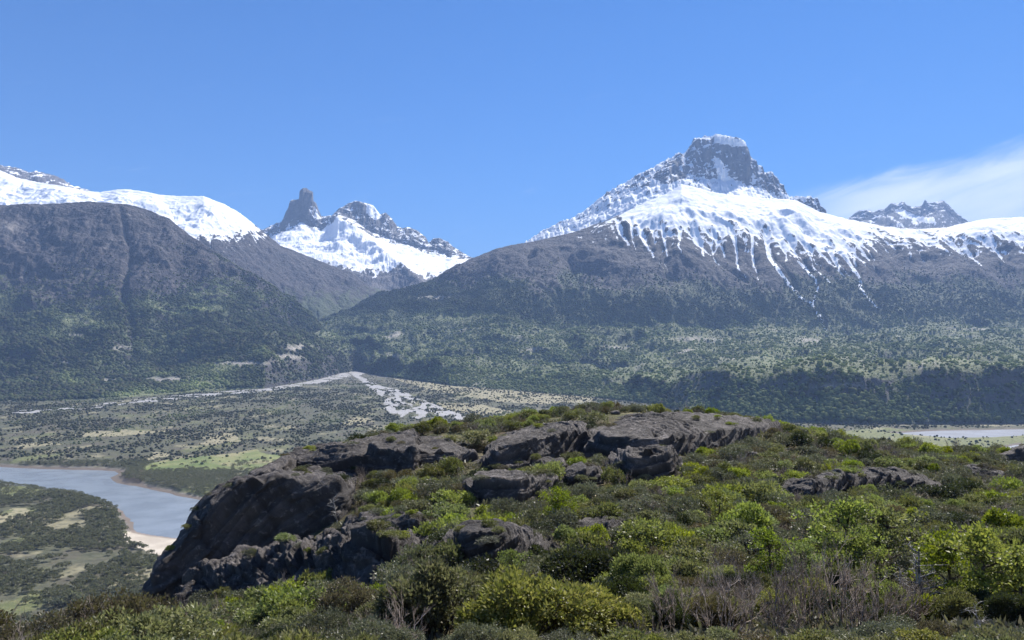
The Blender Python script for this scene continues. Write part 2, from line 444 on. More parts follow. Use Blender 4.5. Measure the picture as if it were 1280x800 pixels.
# --- far peaks on the right
R5 = [(1040, 290, 12000), (1060, 275, 12000), (1072, 266, 12000), (1082, 264, 12000), (1092, 266, 12000), (1107, 262, 12000), (1114, 256, 12000), (1121, 257, 12000), (1130, 254, 12000), (1135, 259, 12000), (1140, 261, 12000), (1152, 260, 12000),
      (1156, 253, 12000), (1161, 256, 12000), (1167, 254, 12000), (1180, 253, 12000), (1187, 260, 12000), (1195, 267, 12000), (1204, 275, 12000), (1212, 279, 12000), (1230, 300, 12000)]
px, pts, rk, keys = loft([back(R5, 60, -1600), back(R5, 14, -300), R5, back(R5, 60, 900)], 1045, 1228, 0.8, [30, 40, 8], 1, 2)
pts, A = roughen(pts, rk, 60, 420, 40, 150, 5.2, keep=12, ero=dict(iters=5, K=0.01, maxf=0.8, diff=0.03))
qx, qy = project(pts); nrm = normals_z(pts)
s = (nrm[..., 2] - 0.55) * 1.1 + 0.9 * fbm2(pts[..., 0] / 110, pts[..., 2] / 80, 5) + 0.12
s = s + 1.0 * in_poly(qx, qy, [(1118, 262), (1130, 262), (1146, 270), (1168, 273), (1170, 280), (1146, 277), (1128, 270)])
finish('far_peak', px, pts, MAT_ROCKPEAK, np.clip(s, 0, 1), 0 * s, 0 * s, 'distant grey rock peaks with a small snowfield, showing over the right end of the snow dome')

# --- middle mountain with the rock tower
R2 = [(300, 312, 9000), (330, 291, 9000), (345, 281, 9000), (351, 279, 9000), (354, 274, 9000), (357, 266, 9000), (360, 262, 9000), (362.5, 252.5, 9000), (365, 250.5, 9000), (374.4, 250, 9000), (374.9, 238.5, 9000), (377, 237.5, 9000), (379, 235.5, 9000), (383, 236, 9000), (387, 238.5, 9000), (391.6, 241, 9000), (391.9, 252.5, 9000),
      (395.5, 255, 9000), (398, 262, 9000), (402, 272, 9000), (415, 274, 9000), (420, 267, 9050), (435, 255, 9100), (444, 252, 9100), (460, 255, 9100), (467, 258, 9100), (475, 269, 9100), (482, 266, 9100), (490, 274, 9100), (497, 284, 9100), (504, 286, 9100),
      (510, 284, 9100), (522, 289, 9100), (532, 297, 9100), (536, 305, 9100), (541, 299, 9100), (550, 298, 9100), (560, 304, 9100), (565, 311, 9100), (575, 317, 9100), (590, 323, 9100), (610, 335, 9100), (660, 360, 9100)]
W2 = [(300, 322, 8700), (330, 300, 8650), (352, 292, 8650), (375, 284, 8750), (400, 290, 8750), (415, 280, 8750), (422, 272, 8750), (440, 282, 8800), (465, 296, 8800), (490, 306, 8800), (510, 311, 8800), (540, 321, 8800), (575, 325, 8800), (610, 342, 8800), (660, 368, 8800)]
M2 = [(300, 345, 7800), (350, 322, 7800), (420, 322, 7700), (460, 330, 7600), (500, 340, 7600), (537, 344, 7600), (600, 352, 7700), (660, 380, 7700)]
B2 = [(300, 370, 6900), (400, 372, 6800), (470, 378, 6600), (540, 384, 6600), (600, 390, 6700), (660, 400, 6800)]
px, pts, rk, keys = loft([B2, M2, W2, R2, back(R2, 70, 800)], 303, 655, 0.7, [44, 60, 70, 10], 2, 3)
pts, A = roughen(pts, rk, 50, 420, 20, 100, 2.2, keep=14, ero=dict(iters=7, K=0.011, maxf=0.8, diff=0.04), ridge_jag=0.25)
qx, qy = project(pts)
pts[..., 2] += 95 * np.exp(-((qx - np.interp(qy, [270, 300, 340, 370], [421, 448, 500, 530])) / 15) ** 2) * sstep(268, 285, qy)
qx, qy = project(pts)
vv = np.arange(pts.shape[0])[:, None]
pts[..., 1] -= 40 * ridge2(pts[..., 0] / 80 + 9, pts[..., 2] / 380, 4, gain=0.55) * sstep(100, 125, vv) * sstep(0, 6, rk - vv)
pts[..., 2] += 7 * ridge2(pts[..., 0] / 26, pts[..., 2] / 60, 3) * sstep(100, 120, vv)
nrm = normals_z(pts); lA = np.log10(A)
wall = np.interp(qx, [c[0] for c in W2], [c[1] for c in W2])
up = sstep(3, -5, qy - wall)
nf = fbm2(pts[..., 0] / 60, pts[..., 2] / 70, 5); nb = fbm2(pts[..., 0] / 240, pts[..., 1] / 240, 4)
nsm = fbm2(pts[..., 0] / 24, pts[..., 2] / 26, 4, gain=0.6)
rockw = (nrm[..., 2] - 0.55) * 1.2 + 0.8 * nf + 0.55 * nsm + 0.22 - 0.35 * in_poly(qx, qy, [(356, 275), (372, 234), (393, 234), (397, 275)])
rockw = rockw + 0.9 * in_poly(qx, qy, [(388, 252), (396, 262), (402, 274), (394, 276), (386, 262)]) + 0.7 * in_poly(qx, qy, [(458, 256), (468, 258), (478, 272), (470, 276), (458, 268)])
patch = np.exp(-(((qx - 458) / 26) ** 2 + ((qy - 312) / 8) ** 2)) + 0.7 * np.exp(-(((qx - 425) / 20) ** 2 + ((qy - 318) / 5) ** 2))
snl = np.interp(qx, [330, 430, 450, 480, 500, 530, 545, 600], [325, 332, 338, 338, 330, 342, 345, 335])
low = 0.62 + (snl - qy) / 16 + 1.0 * nf + 0.6 * nsm - 1.3 * patch * (0.8 + 1.6 * nf)
snow = np.clip(np.where(up > 0.5, rockw, np.minimum(low, 1.0)), 0, 1)
veg = sstep(352, 375, qy + 14 * nb)
finish('tower_mountain', px, pts, MAT_ROCKPEAK, snow, veg, 0 * veg, 'snowy twin topped mountain with a square rock tower, in the gap between the two slopes')

# --- left forested mountain
fl = lineY([(-260, 508), (0, 503), (60, 502), (150, 498), (250, 490), (330, 486), (400, 474), (425, 467), (440, 463), (470, 461)])
fx = [p[0] for p in fl]; fY = {p[0]: p[2] for p in fl}
L1 = addY([(-260, 498), (0, 494), (150, 482), (230, 470), (300, 458), (330, 453), (390, 455), (410, 459), (430, 460), (470, 460)], ([-200, 250, 440], [210, 260, 70]))
L2 = addY([(-260, 488), (0, 484), (150, 472), (230, 462), (300, 450), (330, 447), (390, 447), (420, 453), (440, 457), (470, 459)], ([-200, 250, 440], [420, 480, 130]))
R1 = [(-260, 242, 4600), (0, 257, 4600), (60, 256, 4650), (112, 253, 4700), (160, 257, 4700), (180, 261, 4700), (212, 274, 4650), (237, 294, 4600), (270, 315, 4550), (320, 348, 4500), (370, 385, 4550), (400, 408, 4600), (420, 427, 4650), (440, 455, 4700), (470, 459, 4750)]
L3 = [(-260, 380, 3700), (0, 385, 3750), (130, 385, 3800), (250, 398, 3900), (320, 408, 4050), (370, 420, 4250), (400, 430, 4400), (420, 441, 4520), (440, 456.5, 4660), (470, 459.5, 4720)]
px, pts, rk, keys = loft([fl, L1, L2, L3, R1, back(R1, 50, 700)], -240, 468, 1.3, [22, 24, 80, 130, 12], 3, 4)
pts[0, :, 2] -= 10
V = np.arange(pts.shape[0])[:, None] * np.ones((1, len(px)))
U = np.broadcast_to(px, V.shape)
# the deep ravine below the summit and lesser ones beside it
for cx_, a_, w_, sl_ in ((154, 24, 5, 0.045), (-60, 40, 14, 0.0)):
    c = cx_ + sl_ * (rk - V) * 0.9 + 5 * np.sin(V / 17.0 + cx_)
    pts[..., 2] -= a_ * np.exp(-((U - c) / w_) ** 2) * sstep(4, 40, rk - V) * sstep(30, 110, V)
pts, A = roughen(pts, rk, 85, 620, 14, 80, 6.7, keep=24, ero=dict(iters=12, K=0.011, maxf=1.0, diff=0.05), ridge_jag=0.5, fine=14, front_keep=64)
qx, qy = project(pts); nrm = normals_z(pts); lA = np.log10(A)
nb = fbm2(pts[..., 0] / 300, pts[..., 1] / 300, 4); nf = fbm2(pts[..., 0] / 60, pts[..., 1] / 90, 4)
ng = fbm2(pts[..., 0] / 34, pts[..., 1] / 50, 4, gain=0.6)
veg = sstep(285, 400, qy + 60 * nb + 34 * nf + 12 * (lA - 3.6) + np.interp(qx, [0, 200, 320, 440], [0, 4, 40, 40]))
steep = sstep(0.76, 0.56, nrm[..., 2]); veg = veg * (1 - 0.6 * steep)
tone = sstep(-0.05, 0.45, fbm2(pts[..., 0] / 330 + 8, pts[..., 1] / 260, 4)) * sstep(330, 400, qy + np.interp(qx, [200, 320], [0, 40])) * (1 - steep)
pale = 0.5 * np.exp(-(((qx - 12) / 14) ** 2 + ((qy - 284) / 7) ** 2)) + 0.34 * sstep(0.26, 0.5, ng + 0.5 * nf) * (qy < 410)
for bx, by, bw, bh in ((205, 474, 34, 3.2), (135, 477, 12, 3), (300, 454, 45, 2.5), (360, 446, 26, 4), (370, 435, 18, 4), (5, 498, 8, 3), (80, 454, 10, 2), (150, 436, 10, 2), (95, 420, 9, 2)):
    pale = np.maximum(pale, 0.9 * np.exp(-(((qx - bx - 14 * ng) / bw) ** 2 + ((qy - by - 5 * nf) / bh) ** 2)))
finish('forested_mountain', px, pts, MAT_SLOPE, 0 * veg, veg, pale, 'dark forested mountain with a flat rocky top, in front of the white dome on the left', tone=tone)
MOUNT['left'] = (pts, qx, qy, veg, pale, steep, nrm, tone)

# --- white dome behind it
R6 = [(-260, 222, 6400), (0, 214, 6400), (25, 224, 6400), (50, 229, 6350), (82, 234, 6300), (107, 239, 6300), (125, 241, 6300), (145, 238, 6300), (160, 237, 6300), (185, 241, 6300), (205, 245, 6300), (225, 246, 6300), (255, 246, 6300), (280, 256, 6300),
      (300, 267, 6300), (325, 287, 6300), (350, 307, 6300), (400, 327, 6300), (440, 342, 6300), (470, 364, 6300), (490, 384, 6300), (530, 410, 6300)]
F6 = [(-260, 300, 5400), (0, 300, 5400), (112, 300, 5400), (237, 345, 5250), (320, 395, 5200), (400, 425, 5250), (440, 432, 5500), (530, 440, 5800)]
px, pts, rk, keys = loft([F6, R6, back(R6, 60, 900)], -240, 515, 1.2, [130, 12], 2, 1)
pts, A = roughen(pts, rk, 48, 420, 8, 80, 1.4, keep=26, ero=dict(iters=9, K=0.012, maxf=0.9, diff=0.05), fine=8)
qx, qy = project(pts); lA = np.log10(A); conc = boxblur(pts[..., 2], 6) - pts[..., 2]
nf = fbm2(pts[..., 0] / 50, pts[..., 1] / 110, 5)
snl = np.interp(qx, [-240, 150, 237, 260, 285, 305, 322, 330, 345, 500], [330, 330, 300, 298, 297, 293, 292, 290, 286, 280])
s = (snl - qy) / 17 + 0.5 + 0.5 * np.clip(conc / 4, -1.6, 1.5) + 1.2 * nf + 0.5 * sstep(3.0, 4.4, lA)
snow = np.clip(0.5 + 0.5 * (s - 0.5), 0, 1)
veg = sstep(330, 400, qy + 30 * nf) * 0.8
finish('white_ridge', px, pts, MAT_SLOPE, snow, veg, 0 * veg, 'smooth white snow ridge rising behind the dark forested mountain')

# --- grey crest at the upper left
R7 = [(-260, 178, 8200), (-60, 196, 8200), (0, 207, 8200), (10, 209, 8200), (28, 213, 8200), (36, 217, 8200), (45, 215, 8200), (52, 217, 8200), (60, 219, 8200), (70, 222, 8200), (80, 226, 8200), (90, 233, 8200), (105, 237, 8200), (120, 242, 8200), (150, 262, 8200)]
px, pts, rk, keys = loft([back(R7, 50, -1500), R7, back(R7, 50, 700)], -240, 148, 0.9, [50, 8], 1, 1)
pts, A = roughen(pts, rk, 40, 300, 22, 90, 4.4, keep=10, ero=dict(iters=4, K=0.010, maxf=0.8, diff=0.04))
nrm = normals_z(pts)
s = (nrm[..., 2] - 0.6) * 1.5 + 1.0 * fbm2(pts[..., 0] / 70, pts[..., 2] / 60, 5) - 0.05
finish('rocky_crest', px, pts, MAT_ROCKPEAK, np.clip(s, 0, 1), 0 * s, 0 * s, 'grey rocky crest above the snow at the far left')
# ------------------------------------------------------------------ valley floor
def wpoly(pix): return [tuple(p) for p in on_ground([a for a, b in pix], [b for a, b in pix])]
RIVER = wpoly([(-400, 566), (-150, 571), (0, 577), (60, 580), (110, 581), (150, 583), (158, 587), (143, 592), (152, 599), (180, 604), (215, 612), (262, 623), (330, 638), (430, 664), (560, 700), (480, 740), (330, 694), (222, 672), (165, 663), (160, 652), (150, 637), (120, 623), (80, 614), (40, 606), (0, 602), (-150, 594), (-400, 590)])
SAND = wpoly([(150, 668), (165, 661), (222, 670), (330, 692), (300, 730), (225, 704), (205, 699), (178, 687), (160, 680)])
SAND2 = wpoly([(138, 592), (150, 585), (180, 588), (176, 596), (180, 604), (152, 600)])
MEADOW = wpoly([(172, 585), (205, 575), (250, 571), (300, 566), (318, 562), (345, 570), (368, 571), (420, 575), (400, 590), (330, 589), (250, 588), (185, 590)])
FAN = [wpoly(q) for q in ([(436, 466), (441, 452), (448, 455), (459, 458), (461, 463), (449, 470), (463, 478), (480, 484), (498, 487), (522, 498), (562, 513), (592, 522), (606, 532), (590, 531), (566, 524), (550, 520), (530, 524), (505, 522), (492, 522), (482, 512), (478, 498), (452, 478)],
                          [(-10, 516), (60, 511), (120, 505), (200, 496), (330, 485.5), (380, 478), (432, 465), (440, 470), (400, 479), (335, 489), (240, 497.5), (120, 510), (60, 515), (0, 520)])]
TAN = [wpoly(q) for q in ([(488, 473), (560, 477), (650, 486), (745, 491), (740, 503), (660, 505), (600, 499), (540, 488)], [(540, 503), (600, 505), (640, 514), (600, 520), (560, 512)],
                          [(60, 546), (110, 541), (150, 537), (212, 540), (150, 545)], [(250, 547), (290, 541), (300, 551), (260, 556)], [(420, 530), (450, 521), (470, 526), (440, 534)], [(1212, 532), (1225, 521), (1300, 520), (1300, 531)], [(20, 556), (60, 552), (70, 556), (30, 560)],
                          [(0, 640), (30, 634), (62, 640), (30, 650), (0, 656)], [(180, 571), (200, 566), (215, 570), (190, 576)])]
FIELD = [wpoly(q) for q in ([(742, 493), (760, 490), (778, 494), (765, 499)], [(798, 499), (815, 496), (836, 499), (815, 504)], [(1040, 541), (1100, 534), (1300, 540), (1300, 566), (1160, 566), (1060, 556)], [(0, 610), (40, 604), (70, 612), (40, 622), (0, 622)])]
LAKE = wpoly([(1104, 537.5), (1160, 534.5), (1280, 533.5), (1420, 533), (1420, 541), (1280, 542.5), (1235, 545), (1185, 545.5), (1150, 542.5)])
POND = wpoly([(1232, 563), (1246, 557), (1275, 552), (1290, 560), (1240, 568)])

def bank_dist(X, Y, poly):
    """signed distance (metres, positive outside) to a polygon"""
    d = np.full(X.shape, 1e9)
    n = len(poly)
    for i in range(n):
        ax, ay = poly[i]; bx, by = poly[(i + 1) % n]
        vx, vy = bx - ax, by - ay
        t = np.clip(((X - ax) * vx + (Y - ay) * vy) / (vx * vx + vy * vy + 1e-9), 0, 1)
        d = np.minimum(d, np.hypot(X - ax - t * vx, Y - ay - t * vy))
    return np.where(in_poly(X, Y, poly), -d, d)

vpx = np.concatenate([[-5000, -2400, -1200, -700, -450, -300], np.arange(-180, 620, 1.5), np.arange(620, 1460, 2.6), [1550, 1750, 2100, 2800, 4200, 6500]])
vY = np.concatenate([[150, 220], np.geomspace(300, 6500, 620), [8000, 11000, 16000, 24000, 40000]])
XX = ((vpx - CX) / F)[None, :] * vY[:, None] * np.ones((len(vY), 1)); YY = vY[:, None] * np.ones((1, len(vpx)))
XX = XX + 0.0
wob = 7 * fbm2(XX / 45, YY / 60, 4); wob2 = 7 * fbm2(XX / 45 + 40, YY / 60 - 9, 4)
ZZ = zg(XX, YY) + 1.3 * fbm2(XX / 130, YY / 130, 4) * sstep(-0.1, 0.2, fbm2(XX / 500, YY / 500, 2)) + 0.5 * fbm2(XX / 22, YY / 22, 3)
dr = bank_dist(XX + wob, YY + wob2, RIVER)
dl = np.minimum(bank_dist(XX + wob, YY + wob2, LAKE), bank_dist(XX + wob, YY + wob2, POND))
low = np.minimum(dr, dl)
ZZ = np.where(low < 60, ZZ * sstep(-30, 60, low) + (1 - sstep(-30, 60, low)) * np.clip(0.15 + low * 0.16, -3, 4), ZZ)
far_side = (YY > 1000) & (XX > -620) & (XX < -250)
ZZ = ZZ + 3.0 * sstep(2, 14, dr) * sstep(70, 20, dr) * far_side
insand = in_poly(XX + 0.6 * wob, YY + 0.6 * wob2, SAND)
insand2 = in_poly(XX + 0.5 * wob, YY + 0.5 * wob2, SAND2)
ZZ = np.where(insand, np.clip(dr, -5, 40) * 0.035 + 0.15, ZZ)
mead = in_poly(XX + 1.8 * wob, YY + 2.6 * wob2, MEADOW)
braid = fbm2((XX + 0.16 * YY + 26 * fbm2(XX / 120, YY / 160, 3)) / 30, (YY - 0.2 * XX) / 150, 5, gain=0.6)
fan = np.zeros(XX.shape, bool)
fan |= in_poly(XX + 2.0 * wob, YY + 2.0 * wob2, FAN[0]) & (braid > np.interp(YY, [2300, 3000, 3700, 4300], [0.0, -0.09, -0.2, -1]))
fan |= in_poly(XX + 1.2 * wob, YY + 1.2 * wob2, FAN[1]) & (fbm2(XX / 60, YY / 60, 4) > -0.16 + 0.2 * sstep(3300, 2600, YY))
tan = np.zeros(XX.shape)
for q in TAN: tan = np.maximum(tan, in_poly(XX + 5 * wob, YY + 7 * wob2, q) * 1.0)
grass = np.zeros(XX.shape)
for q in FIELD: grass = np.maximum(grass, in_poly(XX + wob, YY + wob2, q) * 1.0)
# natural openings in the scrub
opn = fbm2(XX / 90 + 11, YY / 150, 5)
grass = np.maximum(grass, 0.8 * sstep(0.10, 0.26, opn) * (YY < 1500) * (YY > 400))
grass = np.maximum(grass, 0.55 * sstep(0.16, 0.34, opn) * (YY >= 1400) * (YY < 3300))
tan = np.maximum(tan, 0.7 * sstep(0.20, 0.36, fbm2(XX / 70 - 6, YY / 110, 5)) * (YY < 3400))
stony = np.maximum(0.8 * sstep(2, -3, np.abs(dr - 1.5) - 3.5), 0.75 * sstep(1500, 700, np.hypot((XX - APEX[0]) * 1.0, YY - APEX[1])) * sstep(-0.2, 0.3, braid))
wet = np.maximum(sstep(4, -1, low), 0.8 * insand2)
GRID_OK = {'X': XX, 'Y': YY, 'Z': ZZ}

def ground_material(name, kind):
    m, nt, out = new_mat(name); g = N(nt); co = g.obj()
    n1 = g.noise(0.02, 6, 0.62, co); n2 = g.noise(0.12, 5, 0.65, co); n3 = g.noise(0.9, 4, 0.6, co)
    if kind == 'floor':
        c = g.mix(g.ramp(n2, 0.35, 0.65), (0.058, 0.062, 0.038), (0.098, 0.098, 0.062))
        c = g.mix(g.ramp(n1, 0.45, 0.7), c, (0.088, 0.078, 0.060))
        gr = g.mix(g.ramp(n2, 0.4, 0.68), (0.115, 0.135, 0.048), (0.20, 0.20, 0.085))
        c = g.mix(g.math('MULTIPLY', g.attr('grass'), g.ramp(n3, 0.25, 0.6)), c, gr)
        c = g.mix(g.math('MULTIPLY', g.attr('tan'), g.ramp(n2, 0.3, 0.55)), c, (0.26, 0.235, 0.15))
        c = g.mix(g.math('MULTIPLY', g.attr('stony'), g.ramp(n2, 0.3, 0.6)), c, (0.23, 0.21, 0.20))
        c = g.mix(g.attr('wet'), c, (0.14, 0.115, 0.095))
    elif kind == 'meadow':
        c = g.mix(g.ramp(n1, 0.35, 0.68), (0.10, 0.135, 0.045), (0.19, 0.20, 0.085))
        c = g.mix(g.ramp(n2, 0.50, 0.68), c, (0.11, 0.13, 0.055))
        c = g.mix(g.ramp(g.noise(0.008, 3, 0.5, co), 0.5, 0.62), c, (0.22, 0.205, 0.11))
    elif kind == 'sand':
        c = g.mix(g.ramp(n1, 0.35, 0.65), (0.36, 0.315, 0.26), (0.47, 0.42, 0.35))
        c = g.mix(g.ramp(n2, 0.62, 0.8), c, (0.24, 0.20, 0.17))
        c = g.mix(g.attr('wet'), c, (0.20, 0.165, 0.14))
    else:
        c = g.mix(g.ramp(n2, 0.3, 0.7), (0.20, 0.195, 0.195), (0.36, 0.355, 0.36))
        c = g.mix(g.ramp(n1, 0.55, 0.7), c, (0.13, 0.13, 0.10))
    b = g.bump(g.math('ADD', n2, g.math('MULTIPLY', n3, 0.3)), 0.6, 2.0)
    g.link(g.bsdf(c, 0.9, b, 0.15), out.inputs['Surface'])
    return m

nv, nu = XX.shape
q = grid_quads(nv, nu)
cls = np.zeros((nv, nu), int); cls[mead] = 1; cls[insand] = 2; cls[fan] = 3
fc = cls[:-1, :-1].ravel()
allv = np.stack([XX, YY, ZZ], -1).reshape(-1, 3)
ats = {'grass': grass.ravel(), 'tan': tan.ravel(), 'stony': stony.ravel(), 'wet': wet.ravel()}
def sub_mesh(name, qs, mat):
    used = np.unique(qs); remap = np.full(nv * nu, -1); remap[used] = np.arange(len(used))
    return mesh_np(name, allv[used], remap[qs], smooth=True, attrs={k: v[used] for k, v in ats.items()}, mat=mat)
for k, nm, kd, lab, cat in ((0, 'valley_floor', 'floor', 'scrubby valley floor between the river and the foot of the mountains', 'valley'),
                            (1, 'meadow', 'meadow', 'bright green meadow on the far bank of the river', 'meadow'),
                            (2, 'sand_bar', 'sand', 'pale pinkish sand bar in the bend of the river', 'sand'),
                            (3, 'gravel_fan', 'gravel', 'pale grey braided gravel bed fanning out from the gorge', 'gravel')):
    link(nm, sub_mesh(nm, q[fc == k], ground_material(nm, kd)), lab, cat, 'structure')

# water sheets
def water(name, poly, z, label, cat, col, rough, spec=0.5):
    m, nt, out = new_mat(name); g = N(nt); co = g.obj()
    n1 = g.noise(0.35, 4, 0.6, co); n2 = g.noise(0.02, 4, 0.6, co)
    c = g.mix(g.ramp(n2, 0.35, 0.65), col, tuple(v * 1.25 for v in col))
    b = g.bump(n1, 0.35, 0.5)
    g.link(g.bsdf(c, rough, b, spec), out.inputs['Surface'])
    xs = [p[0] for p in poly]; ys = [p[1] for p in poly]
    x0, x1, y0, y1 = min(xs) - 70, max(xs) + 70, min(ys) - 70, max(ys) + 70
    nx, ny = 40, 40
    gx, gy = np.meshgrid(np.linspace(x0, x1, nx), np.linspace(y0, y1, ny))
    v = np.stack([gx, gy, np.full_like(gx, z)], -1)
    qs = grid_quads(ny, nx)
    ce = v.reshape(-1, 3)[qs].mean(1)
    keep = bank_dist(ce[:, 0], ce[:, 1], poly) < 60
    link(name, mesh_np(name, v, qs[keep], mat=m), label, cat, 'structure')
water('river', RIVER, 0.0, 'grey blue river curving round the foot of the rocky knoll', 'river', (0.17, 0.195, 0.22), 0.25)
water('lake', LAKE, 0.0, 'pale strip of shallow lake below the forested bench on the right', 'lake', (0.12, 0.135, 0.17), 0.6, 0.08)
water('pond', POND, 0.0, 'small bright pond behind the rocks at the right edge', 'pond', (0.20, 0.22, 0.26), 0.6, 0.1)

# ------------------------------------------------------------------ far forests
_t = (1 + 5 ** 0.5) / 2
ICO_V = np.array([(-1, _t, 0), (1, _t, 0), (-1, -_t, 0), (1, -_t, 0), (0, -1, _t), (0, 1, _t), (0, -1, -_t), (0, 1, -_t), (_t, 0, -1), (_t, 0, 1), (-_t, 0, -1), (-_t, 0, 1)]) / np.hypot(1, _t)
ICO_F = np.array([(0, 11, 5), (0, 5, 1), (0, 1, 7), (0, 7, 10), (0, 10, 11), (1, 5, 9), (5, 11, 4), (11, 10, 2), (10, 7, 6), (7, 1, 8), (3, 9, 4), (3, 4, 2), (3, 2, 6), (3, 6, 8), (3, 8, 9), (4, 9, 5), (2, 4, 11), (6, 2, 10), (8, 6, 7), (9, 8, 1)])

def forest_material(name, ramp_cols):
    m, nt, out = new_mat(name); g = N(nt)
    isl = g.new('ShaderNodeNewGeometry').outputs['Random Per Island']
    r = g.new('ShaderNodeValToRGB'); g.put(r.inputs[0], isl)
    els = r.color_ramp.elements
    while len(els) < len(ramp_cols): els.new(0.5)
    for i, c in enumerate(ramp_cols):
        els[i].position = i / (len(ramp_cols) - 1); els[i].color = (*c, 1)
    col = g.mix(g.math('MULTIPLY', g.attr('tone'), g.math('MULTIPLY_ADD', isl, 0.5, 0.5)), r.outputs[0], (0.42, 0.48, 0.22))
    d = g.new('ShaderNodeBsdfDiffuse'); g.put(d.inputs[0], col)
    t = g.new('ShaderNodeBsdfTranslucent'); g.put(t.inputs[0], col)
    mx = g.new('ShaderNodeMixShader'); mx.inputs[0].default_value = 0.58
    g.link(d.outputs[0], mx.inputs[1]); g.link(t.outputs[0], mx.inputs[2]); g.link(mx.outputs[0], out.inputs['Surface'])
    return m

def blob_forest(name, c, r, h, mat, label, cat='forest', tone=None):
    """one mesh of small crowns; c (n,3) foot points, r radius, h height"""
    n = len(c)
    rot = RNG.random(n) * 6.283
    v = np.repeat(ICO_V[None], n, 0) * (0.72 + 0.56 * RNG.random((n, 12, 1)))
    cs, sn = np.cos(rot)[:, None], np.sin(rot)[:, None]
    x = v[..., 0] * cs - v[..., 1] * sn; y = v[..., 0] * sn + v[..., 1] * cs
    V = np.stack([c[:, None, 0] + x * r[:, None], c[:, None, 1] + y * r[:, None], c[:, None, 2] + (v[..., 2] * 0.55 + 0.40) * h[:, None]], -1)
    Fc = (ICO_F[None] + (np.arange(n) * 12)[:, None, None]).reshape(-1, 3)
    return link(name, mesh_np(name, V.reshape(-1, 3), tris=Fc, attrs={'tone': np.repeat(np.zeros(n) if tone is None else tone, 12)}, mat=mat), label, cat, 'stuff')

def slope_forest(key, n, pxlim, pylim, name, mat, label, rmin, rmax):
    pts, qx, qy, veg, pale, steep, nrm, tone = MOUNT[key]
    nv, nu = qx.shape
    i = RNG.integers(2, nv - 16, n); j = RNG.integers(1, nu - 1, n)
    ok = (qx[i, j] > pxlim[0]) & (qx[i, j] < pxlim[1]) & (qy[i, j] > pylim[0]) & (qy[i, j] < pylim[1])
    p = veg[i, j] * (1 - np.clip(pale[i, j] * 1.6, 0, 1)) * (1 - 0.3 * steep[i, j] * (qy[i, j] > 430) * (qx[i, j] > 840)) * (0.25 + 0.75 * veg[i, j])
    p *= 1 - 0.15 * tone[i, j] - 0.45 * sstep(0.6, 0.95, tone[i, j])
    patch = fbm2(pts[i, j, 0] / 120 + 3, pts[i, j, 1] / 200, 4)
    p = p * sstep(-0.55, 0.1, patch + 0.25)
    ok &= RNG.random(n) < p
    i, j = i[ok], j[ok]
    t, s = RNG.random((2, len(i), 1))
    c = pts[i, j] + (pts[i + 1, j] - pts[i, j]) * t + (pts[i, np.minimum(j + 1, nu - 1)] - pts[i, j]) * s
    big = fbm2(c[:, 0] / 200, c[:, 1] / 200, 3)
    r = (0.7 * rmin + (1.25 * rmax - 0.7 * rmin) * RNG.random(len(i)) ** 2.2) * (1.0 + 0.8 * big)
    r *= 1 - 0.35 * tone[i, j]
    r *= np.interp(project(c)[1], [330, 420], [0.6, 1.0])
    print(name, len(i))
    return blob_forest(name, c - np.array([0, 0, 0.5]), r, r * (1.2 + 0.6 * RNG.random(len(i))), mat, label, tone=tone[i, j])

FM1 = forest_material('slope_trees', [(0.075, 0.088, 0.05), (0.12, 0.145, 0.065), (0.10, 0.115, 0.06), (0.16, 0.19, 0.08), (0.13, 0.12, 0.09), (0.09, 0.10, 0.06)])
slope_forest('right', 250000, (400, 1330), (312, 534), 'forest', FM1, 'dense far forest on the benches and lower flanks below the snow domed mountain', 3.2, 7.2)
slope_forest('left', 170000, (-30, 460), (300, 505), 'forest', FM1, 'dense far forest on the lower flanks of the dark mountain on the left', 3.4, 7.4)
